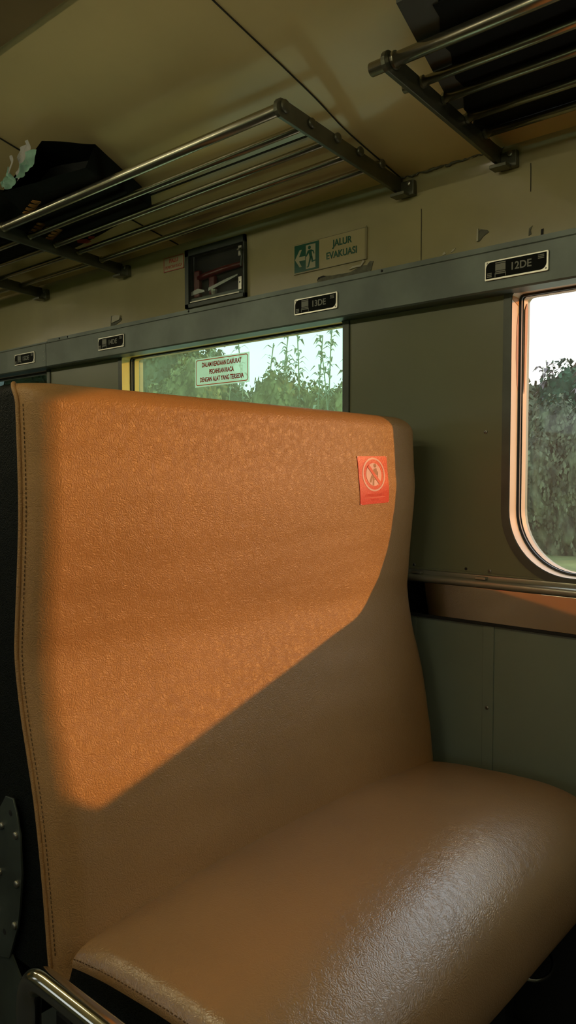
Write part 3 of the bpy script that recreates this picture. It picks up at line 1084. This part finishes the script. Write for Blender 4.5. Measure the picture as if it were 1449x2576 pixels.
sg_poly('running_figure', [circ(-1.2525, 1.6405, .0045), [(-1.256, 1.634), (-1.2465, 1.635), (-1.243, 1.6165), (-1.2515, 1.6155)],
        [(-1.2545, 1.6335), (-1.2575, 1.634), (-1.2645, 1.621), (-1.2620, 1.6195), (-1.2545, 1.6275)], [(-1.2475, 1.635), (-1.239, 1.631), (-1.2365, 1.6235), (-1.2390, 1.623), (-1.2415, 1.629), (-1.2475, 1.6305)],
        [(-1.2515, 1.617), (-1.2455, 1.6165), (-1.2545, 1.5935), (-1.2605, 1.5925), (-1.2610, 1.595), (-1.2575, 1.596)], [(-1.2485, 1.618), (-1.243, 1.618), (-1.2405, 1.6075), (-1.2335, 1.608), (-1.2335, 1.605), (-1.2450, 1.6035)]],
        M['sign_green'], .0012)
text('lettering', 'JALUR', .0225, sgp(-1.152, 1.6355, .0003), su, sv, M['sign_green'], sg, thick=.0006, bold=.0005, sx=.92)
text('lettering', 'EVAKUASI', .0225, sgp(-1.154, 1.6085, .0003), su, sv, M['sign_green'], sg, thick=.0006, bold=.0005, sx=.92)

# small red label left of the hammer box
pl = empty('hammer_label', (-1.773, 1.5, 1.6735), 'small red-lettered label reading PALU PEMECAH KACA beside the hammer box', 'sign')
px0, px1, pz0, pz1, pY = -1.818, -1.729, 1.6735, 1.7145, 1.4975
bm = bmesh.new(); box(bm, px0, px1, pY, pY + .0025, pz0, pz1)
obj('film', bm, M['label_film'], pl)
bm = bmesh.new()
for (a, b, c, d) in ((px0, px1, pz0, pz0 + .0022), (px0, px1, pz1 - .0022, pz1), (px0, px0 + .0022, pz0, pz1), (px1 - .0022, px1, pz0, pz1)):
    box(bm, a, b, pY - .0005, pY, c, d)
obj('border', bm, M['label_red'], pl)
text('lettering', 'PALU', .0165, ((px0 + px1) / 2, pY, pz0 + .0285), XR, ZU, M['label_red'], pl, bold=.0003)
text('lettering', 'PEMECAH KACA', .0125, ((px0 + px1) / 2, pY, pz0 + .0115), XR, ZU, M['label_red'], pl, sx=.80)

# emergency hammer box
hb = empty('hammer_box', (-1.595, 1.5, 1.553), 'dark green framed glass-front hammer box on the rail', 'box')
hx0, hx1, hz0, hz1, hy = *HB, 1.488
bm = bmesh.new()
for (a, b, c, d) in ((hx0, hx0 + .016, hz0, hz1), (hx1 - .006, hx1, hz0, hz1), (hx0, hx1, hz1 - .020, hz1), (hx0, hx1, hz0, hz0 + .012)):
    box(bm, a, b, hy, 1.504, c, d, .001)
obj('frame', bm, M['box_frame'], hb)
bm = bmesh.new(); box(bm, hx0 + .01, hx1 - .004, 1.516, 1.5185, hz0 + .003, hz1 - .003)
obj('back_panel', bm, M['black'], hb)
bm = bmesh.new()
for (a, b, c, d) in ((hx0 + .004, hx0 + .006, hz0 + .006, hz1 - .006), (hx1 - .006, hx1 - .004, hz0 + .006, hz1 - .006), (hx0 + .004, hx1 - .004, hz1 - .008, hz1 - .006), (hx0 + .004, hx1 - .004, hz0 + .004, hz0 + .006)):
    box(bm, a, b, 1.499, 1.517, c, d)
obj('lining', bm, M['box_frame'], hb)
bm = bmesh.new(); box(bm, hx0 + .016, hx1 - .006, hy + .004, hy + .007, hz0 + .012, hz1 - .020)
obj('glass_door', bm, M['glass_box'], hb)
bm = bmesh.new()
box(bm, hx0 + .020, hx1 - .022, hy + .002, hy + .004, hz0 + .014, hz0 + .017)
obj('door_edge', bm, M['bead'], hb)
bm = bmesh.new()
box(bm, hx1 - .022, hx1 - .010, hy - .001, hy + .004, hz0 + .02, hz0 + .055, .001)
hg = obj('hinge_plate', bm, M['plate_metal'], hb)
bm = bmesh.new()
box(bm, hx1 - .022, hx1 - .010, hy - .001, hy + .004, hz1 - .055, hz1 - .028, .001)
obj('hinge_plate', bm, M['plate_metal'], hb)
bm = bmesh.new(); disc(bm, (hx1 - .016, hy - .001, hz0 + .040), YN, .0022, .001, 10)
obj('hinge_screw', bm, M['black'], hg)
bm = bmesh.new()
tube(bm, arc_path([(hx1 - .014, hy - .002, hz1 - .040), (hx1 - .004, hy - .010, hz1 - .040), (hx1 + .002, hy - .010, hz1 - .060), (hx1 - .004, hy - .008, hz1 - .085)], .006, 5), .0032, 8)
obj('latch', bm, M['box_frame'], hb)
bm = bmesh.new(); tube(bm, [(hx1 - .022, hy - .003, hz1 - .0385), (hx1 - .006, hy - .004, hz1 - .0375)], .0028, 8)
obj('latch_pin', bm, M['plate_metal'], hb)
bm = bmesh.new(); box(bm, hx0 + .016, hx1 - .006, 1.496, 1.516, hz0 + .012, hz0 + .026)
obj('bottom_shelf', bm, M['darkmetal'], hb)

hm = empty('emergency_hammer', (-1.589, 1.507, hz0 + .026), 'dark red emergency hammer lying inside the glass-front box', 'hammer')
bm = bmesh.new()
tube(bm, [(-1.674, 1.507, 1.635), (-1.639, 1.507, 1.639), (-1.567, 1.507, 1.645), (-1.492, 1.507, 1.647)], [.009, .0095, .0085, .0075], 12)
obj('handle', bm, M['hammer_red'], hm, smooth=True)
bm = bmesh.new(); box(bm, -1.691, -1.667, 1.500, 1.514, 1.582, 1.657, .004)
obj('head', bm, M['hammer_red'], hm)
bm = bmesh.new(); box(bm, -1.629, -1.605, 1.500, 1.514, 1.582, 1.632, .004)
obj('hand_guard', bm, M['hammer_red'], hm)
bm = bmesh.new()
prism(bm, [(-1.701, 1.599), (-1.671, 1.605), (-1.644, 1.597), (-1.644, 1.593), (-1.701, 1.589)], (0, 1.4985, 0), (1, 0, 0), (0, 0, 1), (0, 1, 0), .004)
prism(bm, [(-1.627, 1.601), (-1.552, 1.615), (-1.512, 1.620), (-1.512, 1.616), (-1.552, 1.607), (-1.627, 1.592)], (0, 1.4985, 0), (1, 0, 0), (0, 0, 1), (0, 1, 0), .004)
obj('clip', bm, M['foil'], hm)
bm = bmesh.new(); tube(bm, [(-1.611, 1.505, 1.580), (-1.611, 1.505, 1.589), (-1.611, 1.505, 1.594)], [.007, .010, .011], 12)
obj('foot', bm, M['foil'], hm)

# window sticker on the green-tinted pane
ws = empty('window_sticker', (-1.66, 1.579, 1.345), 'red-lettered emergency sticker on the green-tinted window pane', 'sign')
wx0, wx1, wz0, wz1, wy = -1.770, -1.551, 1.3455, 1.4215, 1.5785
bm = bmesh.new(); box(bm, wx0 - .004, wx1 + .004, wy, wy + .0012, wz0 - .004, wz1 + .004)
obj('film', bm, M['win_sticker'], ws)
bm = bmesh.new()
ring_band(bm, rrect(wx0, wx1, wz0, wz1, .008, .008, 6), wy - .0006, rrect(wx0 + .0025, wx1 - .0025, wz0 + .0025, wz1 - .0025, .006, .006, 6), wy - .0006)
obj('border', bm, M['win_sticker_red'], ws)
for k, t in enumerate(('DALAM KEADAAN DARURAT', 'PECAHKAN KACA', 'DENGAN ALAT YANG TERSEDIA')):
    text('lettering', t, .0190, ((wx0 + wx1) / 2, wy - .0002, wz1 - .0165 - k * .0218), XR, ZU, M['win_sticker_red'], ws, bold=.0004, sx=.66)

# peeled paint on the cove
def flake(x, z, pts, m, lift=.0012, name='peeled_paint'):
    vv = Vector((0, cove_y(z + .02) - cove_y(z), .02)).normalized()
    nn = Vector((1, 0, 0)).cross(vv)
    bm = bmesh.new()
    prism(bm, pts, Vector((x, cove_y(z), z)) + nn * .0004, (1, 0, 0), vv, nn, lift)
    return obj(name, bm, m, wu)
flake(-.80, 1.565, [(0, 0), (.006, .004), (.012, .010), (.024, .016), (.020, .021), (.005, .025), (0, .02)], M['peel'])
flake(-.803, 1.566, [(0, 0), (.004, .001), (.004, .026), (.001, .025)], M['peel_edge'], .004, 'paint_flake')
flake(-.665, 1.548, [(0, 0), (.005, 0), (.006, .016), (.001, .015)], M['black'])
flake(-.690, 1.556, [(0, 0), (.006, .002), (.004, .010), (.008, .018), (.001, .014)], M['peel'])
flake(-1.235, 1.5475, [(0, .004), (.02, .004), (.13, -.001), (.16, .002), (.168, .026), (.158, .028), (.150, .020), (.135, .022), (.10, .012), (.045, .014), (.02, .017), (.004, .014)], M['peel'])
flake(-1.235, 1.5565, [(0, 0), (.010, .004), (.030, .006), (.020, .009), (.004, .007)], M['black'], .0016)
flake(-1.135, 1.5655, [(0, 0), (.02, .002), (.034, .001), (.045, .012), (.040, .016), (.034, .006), (.01, .006)], M['peel_edge'], .004, 'paint_flake')
flake(-2.085, 1.548, [(0, 0), (.006, .002), (.03, .006), (.055, .014), (.06, .020), (.045, .030), (.02, .034), (.004, .036)], M['peel'])
flake(-2.075, 1.560, [(0, 0), (.04, .006), (.045, .018), (.02, .022), (.004, .020)], M['peel_edge'], .005, 'paint_flake')
flake(-.885, 1.553, [(0, 0), (.008, .002), (.006, .007), (.001, .005)], M['peel_edge'])
flake(-.865, 1.555, [(0, 0), (.006, .002), (.012, .008), (.004, .006)], M['peel_edge'])

# ------------------------------------------------------------------ luggage racks
def bracket(parent, x, dz, tip_y, root_y, caps, barys, t=.008):
    """flat arm in the plane x with a wall foot"""
    n = 8
    zt, zb, rt, rb = 1.772 + dz, 1.7360 + dz, 1.737 + dz * .4, 1.703 + dz * .4
    r = (zt - zb) / 2
    pts = [(tip_y + .004, zb + .004)]
    for k in range(n + 1):
        a = math.radians(250 - 160 * k / n)
        pts.append((tip_y + r + r * math.cos(a), (zt + zb) / 2 + r * math.sin(a)))
    pts += [(root_y - .03, rt), (root_y, rt), (root_y, rb + .004), (root_y - .02, rb)]
    pts = pts[1:]
    bm = bmesh.new()
    prism(bm, pts, (x - t / 2, 0, 0), (0, 1, 0), (0, 0, 1), (1, 0, 0), t, .0008)
    b = obj('bracket', bm, M['bracket'], parent)
    bm = bmesh.new()
    box(bm, x - .004, x + .036, root_y - .006, 1.499, rb - .008, rt - .010, .0015)
    box(bm, x - .012, x + .024, root_y - .026, root_y, rb - .010, rb - .003, .001)
    obj('mounting_foot', bm, M['bracket'], b)
    bm = bmesh.new(); disc(bm, (x + .024, root_y - .006, (rb + rt) / 2), YN, .006, .004, 12)
    obj('foot_bolt', bm, M['screw'], b)
    if caps:
        for i, (y, z) in enumerate(barys):
            bm = bmesh.new(); disc(bm, (x + t / 2, y, z), XR, .0125 if i == 0 else .0098, .006, 18)
            obj('bar_cap', bm, M['bracket'], b, angle=40)
    return b

RA = empty('luggage_rack', (-2.01, 1.49, 1.72), 'long five-bar steel luggage rack at left carrying black bags', 'rack', 'steel luggage racks')
BA = [(1.097, 1.758), (1.174, 1.753), (1.254, 1.751), (1.330, 1.7475), (1.408, 1.7445)]
dza = (.007, .0095, .014, .0145, .0185)
for i, (y, z) in enumerate(BA):
    bm = bmesh.new()
    tube(bm, [(-.985, y, z), (-2.01, y, z - dza[i]), (-4.2, y, z - dza[i] * 1.3)], .0115 if i == 0 else .0078, 16)
    obj('bar', bm, M['steel'], RA, smooth=True)
    for x in (-.992, -2.004):
        zz = z if x > -1.5 else z - dza[i]
        bm = bmesh.new(); tube(bm, [(x, y, zz), (x + (.006 if x < -1.5 else -.004), y, zz)], .0145 if i == 0 else .0102, 14)
        obj('collar', bm, M['steel'], RA, smooth=False)
bracket(RA, -.986, 0, 1.074, 1.489, True, BA)
for x, dz in ((-2.01, -.012), (-2.47, -.016), (-3.5, -.018)):
    bracket(RA, x, dz, 1.078, 1.489, False, BA)

RB = empty('luggage_rack', (-.3, 1.46, 1.72), 'five-bar steel luggage rack at top right holding a dark bag', 'rack', 'steel luggage racks')
BB = [(1.098, 1.759), (1.183, 1.7555), (1.256, 1.7535), (1.343, 1.749), (1.414, 1.7425)]
for i, (y, z) in enumerate(BB):
    bm = bmesh.new()
    stub = -.787 if i == 0 else (-.778 if i == 1 else (-.766 if i == 2 else -.75))
    tube(bm, [(stub, y, z), (-.4, y, z), (.9, y, z)], .0115 if i == 0 else .0082, 16)
    obj('bar', bm, M['steel'], RB, smooth=True)
    bm = bmesh.new(); tube(bm, [(-.742, y, z), (-.737, y, z)], .0145 if i == 0 else .0105, 14)
    obj('collar', bm, M['steel'], RB)
bracket(RB, -.747, 0, 1.071, 1.489, False, BB)
bracket(RB, .35, 0, 1.071, 1.489, False, BB)

# ------------------------------------------------------------------ bags on the racks
def soft_box(corners_bottom, corners_top, n=10, amp=.004, seed=0, open_face=None):
    """hexahedron with 4 bottom and 4 top corners (same order), faces subdivided and crumpled"""
    b = [Vector(p) for p in corners_bottom]; t = [Vector(p) for p in corners_top]
    faces = {'bottom': (b[0], b[1], b[2], b[3]), 'top': (t[0], t[1], t[2], t[3]), 's0': (b[0], b[1], t[1], t[0]), 's1': (b[1], b[2], t[2], t[1]),
             's2': (b[2], b[3], t[3], t[2]), 's3': (b[3], b[0], t[0], t[3])}
    bm = bmesh.new()
    for k, (p, q, r, s_) in faces.items():
        if k == open_face: continue
        grid(bm, [[p.lerp(q, i / n).lerp(s_.lerp(r, i / n), j / n) for i in range(n + 1)] for j in range(n + 1)])
    bmesh.ops.remove_doubles(bm, verts=bm.verts, dist=1e-4)
    bmesh.ops.recalc_face_normals(bm, faces=bm.faces)
    bm.normal_update()
    for v in bm.verts:
        v.co += v.normal * amp * noise.noise(v.co * 14 + Vector((seed, 0, 0)))
    return bm

BZ = 1.762
b1 = empty('paper_bag', (-1.66, 1.13, BZ), 'open black paper bag with orange scribble print lying on the left rack', 'bag')
cb = [(-1.520, 1.03, BZ + .004), (-1.605, 1.285, BZ), (-2.12, 1.36, BZ - .004), (-1.81, .985, BZ + .006)]
ct = [(-1.498, 1.042, 1.816), (-1.576, 1.258, 1.778), (-2.10, 1.34, 1.7625), (-1.600, .970, 1.828)]
obj('bag_body', soft_box(cb, ct, 14, .003, 1, open_face='s3'), M['paper'], b1)
bm = bmesh.new()       # dark inside of the bag
grid(bm, [[(-1.54, 1.08, 1.766), (-1.83, 1.05, 1.766)], [(-1.53, 1.085, 1.806), (-1.68, 1.05, 1.82)]])
obj('bag_lining', bm, M['black'], b1)
for r_, (x, y) in enumerate(((-1.875, 1.100), (-2.02, 1.200), (-2.03, 1.258))):
    bm = bmesh.new()
    for k in range(4):
        xx, yy = x + k * .030, y - k * .0095
        pts = []
        for i in range(13):
            a = i / 12
            pts.append((xx + a * .020, yy - a * .006 - .022 * abs(math.sin(a * 2 * math.pi)), BZ - .0065))
        tube(bm, pts, .0013, 5)
    obj('orange_print', bm, M['orange_ink'], b1)
bm = bmesh.new()
prism(bm, [(-1.990, 1.318), (-1.965, 1.300), (-1.940, 1.315), (-1.950, 1.338), (-1.975, 1.340)], (0, 0, BZ - .0062), (1, 0, 0), (0, 1, 0), (0, 0, -1), .0008)
prism(bm, [(-1.935, 1.318), (-1.915, 1.305), (-1.900, 1.315), (-1.920, 1.328)], (0, 0, BZ - .0062), (1, 0, 0), (0, 1, 0), (0, 0, -1), .0008)
obj('red_print', bm, M['red_ink'], b1)

def crumple(pts, y_amp, seed, n=10):
    """crumpled sheet from a quad of corners"""
    a, b, c, d = [Vector(p) for p in pts]
    bm = bmesh.new()
    rows = []
    for j in range(n + 1):
        row = []
        for i in range(n + 1):
            p = a.lerp(b, i / n).lerp(d.lerp(c, i / n), j / n)
            q = p * 55 + Vector((seed, seed * 2, 0))
            row.append(p + Vector((noise.noise(q), noise.noise(q + Vector((5, 1, 2))) * 1.5, noise.noise(q + Vector((1, 7, 3))))) * y_amp)
        rows.append(row)
    grid(bm, rows)
    return bm
wrp = empty('crumpled_wrapping', (-1.68, .985, 1.76), 'crumpled white and green wrapping sticking out of the black paper bag', 'wrapping')
obj('white_sheet', crumple([(-1.713, .970, 1.764), (-1.650, .970, 1.796), (-1.650, .970, 1.843), (-1.698, .970, 1.842)], .008, 2, 16), M['tissue'], wrp)
obj('green_sheet', crumple([(-1.695, .962, 1.768), (-1.632, .964, 1.776), (-1.615, .966, 1.812), (-1.655, .960, 1.806)], .007, 5, 16), M['wrap_green'], wrp)
obj('green_scrap', crumple([(-1.785, .968, 1.772), (-1.740, .968, 1.757), (-1.718, .968, 1.772), (-1.736, .964, 1.806)], .009, 8, 14), M['wrap_green'], wrp)
obj('white_scrap', crumple([(-1.735, .962, 1.790), (-1.722, .962, 1.786), (-1.708, .962, 1.822), (-1.722, .962, 1.826)], .006, 4, 10), M['tissue'], wrp)

b2 = empty('backpack', (-2.1, 1.1, BZ), 'rounded black bag on the left rack beyond the paper bag', 'bag')
bm = bmesh.new()
bmesh.ops.create_uvsphere(bm, u_segments=28, v_segments=16, radius=1)
for v in bm.verts:
    c = v.co
    f = 1 / max(1e-6, (abs(c.x) ** 4 + abs(c.y) ** 4 + abs(c.z) ** 4) ** .25)
    v.co = Vector((-2.32 + c.x * f * .40, 1.14 + c.y * f * .17, 1.800 + c.z * f * .042 - .10 * max(0, c.y * f * .2) * .0))
    v.co.z = min(v.co.z, ceil_z(v.co.y) - .006)
obj('bag_body', bm, M['paper'], b2, smooth=True)
bm = bmesh.new(); tube(bm, arc_path([(-2.04, .975, 1.81), (-1.96, .960, 1.80), (-1.92, .965, 1.775)], .02), .006, 8)
obj('strap', bm, M['black'], b2, smooth=True)

b3 = empty('travel_bag', (-.4, 1.2, 1.765), 'dark bag with grey edge lying on the right luggage rack', 'bag')
def zb3(y): return 1.7722 - .068 * (y - 1.09)
def bag_edge(y): return -.665 - .266 * (y - .971)
bm = bmesh.new()
n = 26
def cross(off, z0, z1a):
    rows = []
    for i in range(n + 1):
        y = 1.035 + .38 * i / n
        wob = .008 * noise.noise(Vector((y * 26, 4, 0))) + (.004 * math.sin(i * .9))
        rows.append((bag_edge(y) + off - .03 * i / n + wob, y))
    return rows
ed = cross(.050, 0, 0)
rows = []
for (x, y) in ed:
    Z3 = zb3(y)
    zc = max(min(ceil_z(y) - .004, 1.86), Z3 + .001)
    rows.append([(x, y, zc), (x - .003, y, (Z3 + zc) / 2), (x, y, Z3), (.30, y, Z3), (.30, y, zc)])
vv = grid(bm, rows, close_u=True)
bm.faces.new([vv[0][k] for k in range(5)]); bm.faces.new([vv[-1][k] for k in range(5)])
obj('bag_body', bm, M['paper'], b3)
bm = bmesh.new()
rows = []
for i in range(13):
    y = 1.0 + .32 * i / 12
    Z3 = zb3(y)
    zc = max(min(ceil_z(y) - .006, 1.858), Z3 + .003)
    x = bag_edge(y)
    rows.append([(x, y, zc), (x - .003, y, (Z3 + zc) / 2), (x, y, Z3 + .002), (x + .06, y, Z3 + .002), (x + .06, y, zc)])
vv = grid(bm, rows, close_u=True)
bm.faces.new([vv[0][k] for k in range(5)]); bm.faces.new([vv[-1][k] for k in range(5)])
ep = obj('end_panel', bm, M['bag_grey'], b3)
ep['label'] = 'grey cloth end panel'

# ------------------------------------------------------------------ outside
bm = bmesh.new()
box(bm, -90, 60, 1.9, 160, -1.35, -1.2)
box(bm, -90, 60, -120, -1.9, -1.35, -1.2)
g = obj('ground', bm, M['grass'])
structure(g, 'bright green meadow outside the windows', 'ground')
bm = bmesh.new()
box(bm, -60, 40, 1.9, 8.5, -1.2, -1.13)  # unseen track ballast, added pale to bounce light up to the ceiling
box(bm, -60, 40, -9, -1.9, -1.2, -1.13)
structure(obj('ground_ballast', bm, M['ballast']), 'unseen pale stone ballast along the track, added to bounce light', 'ground')

def bush_mesh(seed, leaves):
    rnd = random.Random(seed)
    bm = bmesh.new()
    lumps = []
    for k in range(9):
        a = rnd.uniform(0, 2 * math.pi); rr = rnd.uniform(.1, .55)
        lumps.append((Vector((rr * math.cos(a), rr * .7 * math.sin(a), rnd.uniform(.25, .72))), rnd.uniform(.24, .40)))
    lumps.append((Vector((0, 0, .35)), .52))
    for (c, r) in lumps:
        rr = bmesh.ops.create_icosphere(bm, subdivisions=4, radius=1)
        for v in rr['verts']:
            d = v.co.normalized()
            q = d * 3 + c * 5
            k = 1 + .22 * noise.noise(q) + .18 * noise.noise(q * 3.1) + .14 * noise.noise(q * 7)
            v.co = c + d * r * k
            v.co.z = max(v.co.z, 0)
    for _ in range(leaves):
        c, r = rnd.choice(lumps)
        d = Vector((rnd.gauss(0, 1), rnd.gauss(0, 1), rnd.gauss(.2, 1))).normalized()
        p = c + d * r * rnd.uniform(.95, 1.24)
        if p.z < 0.02: continue
        s = rnd.uniform(.020, .048)
        u = d.cross(Vector((rnd.gauss(0, 1), rnd.gauss(0, 1), rnd.gauss(0, 1)))).normalized()
        w_ = (d * rnd.uniform(-.5, .9) + u.cross(d)).normalized()
        bm.faces.new([bm.verts.new(p + q) for q in (-u * s * .5, w_ * s * .8 - u * s * .1, u * s * .6 + w_ * s * .2, -w_ * s * .6)])
    me = bpy.data.meshes.new('bush')
    bm.to_mesh(me); bm.free()
    for p in me.polygons: p.use_smooth = len(p.vertices) == 3
    return me
BM_ = [bush_mesh(3 + k, 17000) for k in range(3)]
for k, me in enumerate(BM_):
    pass
bushes = []
def bush(x, y, wx, wy, h, kind, mi, rz, label, grp):
    me = BM_[kind]
    key = 'bush_%d_%d' % (kind, mi)
    if key in bpy.data.meshes: me2 = bpy.data.meshes[key]
    else:
        me2 = me.copy(); me2.name = key
        me2.materials.append(LEAFS[mi])
    o = bpy.data.objects.new('bush', me2)
    C.objects.link(o)
    o.location = (x, y, -1.22)
    o.scale = (wx, wy, h)
    o.rotation_euler = (0, 0, rz)
    tag(o, label, 'bush', grp)
    return o
rw = random.Random(11)
# right window
bush(-11.5, 23.5, 3.4, 2.6, 5.2, 0, 0, .3, 'grey-green bush at the left side of the right window', 'bushes beyond the windows')
bush(-9.3, 25.0, 3.4, 2.6, 5.7, 1, 1, 1.2, 'deep green bush standing highest in the right window', 'bushes beyond the windows')
bush(-9.2, 22.6, 2.6, 2.0, 4.0, 2, 0, 2.2, 'low grey bush nearest the grass in the right window', 'bushes beyond the windows')
bush(-6.6, 24.0, 3.2, 2.6, 5.1, 0, 1, 4.0, 'dark green bush cut by the photo edge in the right window', 'bushes beyond the windows')
bush(-14.9, 24.0, 3.2, 2.6, 4.6, 1, 2, 5.2, 'olive bush standing outside between the two nearest windows', 'bushes beyond the windows')
# green-tinted window, left to right
bl = [(-31.5, 22.5, 4.2, 7.6, 0), (-36.0, 22.0, 4.2, 7.2, 2), (-18.3, 20.8, 3.2, 4.5, 2), (-16.3, 21.0, 2.8, 4.5, 0), (-27.0, 21.5, 4.0, 8.0, 2), (-24.0, 20.0, 3.8, 7.0, 0), (-21.6, 19.4, 3.2, 6.2, 2), (-19.2, 20.0, 2.8, 4.9, 0), (-17.2, 19.2, 2.6, 5.0, 2), (-15.3, 19.8, 2.6, 4.9, 2), (-13.6, 20.6, 2.4, 4.8, 0)]
bl_lab = ['grey-green bush beyond the left jamb of the green-tinted window', 'olive bush farthest left along the hedge outside', 'low olive bush closing the gap right of the emergency sticker', 'low grey-green bush behind the reeds in the green-tinted window', 'tallest olive bush at the far left of the green-tinted window', 'tall grey-green bush near the left side of the green-tinted window', 'olive bush left of the emergency sticker',
          'grey-green bush seen behind the emergency sticker', 'olive bush right of the emergency sticker', 'olive bush near the right side of the green-tinted window', 'grey-green bush at the right edge of the green-tinted window']
for k, (x, y, wd, h, mi) in enumerate(bl):
    bush(x, y, wd, wd * .8, h, k % 3, mi, rw.uniform(0, 6), bl_lab[k], 'bushes beyond the windows')

def reed_mesh(seed):
    rnd = random.Random(seed)
    me_parts = []
    bm = bmesh.new()
    lean = rnd.uniform(-.10, .10)
    pts = [(lean * t * t, 0, t) for t in [k / 10 for k in range(11)]]
    tube(bm, pts, [.0045 * (1 - .4 * k / 10) for k in range(11)], 5)
    return bm, lean, rnd
def reed(x, y, h, seed, label, pm='reed'):
    root = empty('reed', (x, y, -1.2), label, 'reed', 'reeds above the bushes')
    bm, lean, rnd = reed_mesh(seed)
    for v in bm.verts:
        v.co = Vector((x + v.co.x * h, y + v.co.y * h, -1.2 + v.co.z * h))
    obj('stalk', bm, M['stalk'], root)
    bm = bmesh.new()
    for k in range(34):                      # drooping leaf blades and tufts
        t = rnd.uniform(.62, 1.0)
        base = Vector((x + lean * t * t * h, y, -1.2 + t * h))
        a = rnd.uniform(0, 2 * math.pi)
        d = Vector((math.cos(a), math.sin(a), 0))
        ln = rnd.uniform(.16, .42)
        wd = rnd.uniform(.035, .07)
        sidev = Vector((-d.y, d.x, 0)) * wd
        p1 = base + d * ln * .5 + Vector((0, 0, ln * .25))
        p2 = base + d * ln + Vector((0, 0, -ln * .25))
        v = [bm.verts.new(q) for q in (base - sidev * .3, p1 - sidev, p2, p1 + sidev, base + sidev * .3)]
        bm.faces.new(v)
    obj('plume', bm, M[pm], root)
    return root
rp = random.Random(5)
for k, (x, y, h) in enumerate(((-19.9, 19, 6.3), (-18.7, 19, 7.1), (-18.1, 19, 6.6), (-17.6, 19.2, 7.0), (-17.0, 18.8, 6.3), (-16.3, 19, 6.9), (-15.75, 19, 6.6), (-15.35, 19.1, 6.9), (-15.0, 19, 6.3), (-14.7, 19.2, 5.9), (-20.8, 19.2, 6.9))):
    reed(x, y, h, 20 + k, ['tall reed stalk standing above the bushes in the green-tinted window'][0])
for k, (x, y, h) in enumerate(((-10.5, 24, 5.7), (-10.1, 24, 5.9), (-9.75, 24.2, 6.3), (-9.4, 24, 5.9), (-9.1, 24, 6.4), (-8.8, 24.2, 6.0), (-8.4, 24, 6.2))):
    reed(x, y, h, 50 + k, 'reed stalk standing above the bushes in the right window', 'reed_grey')
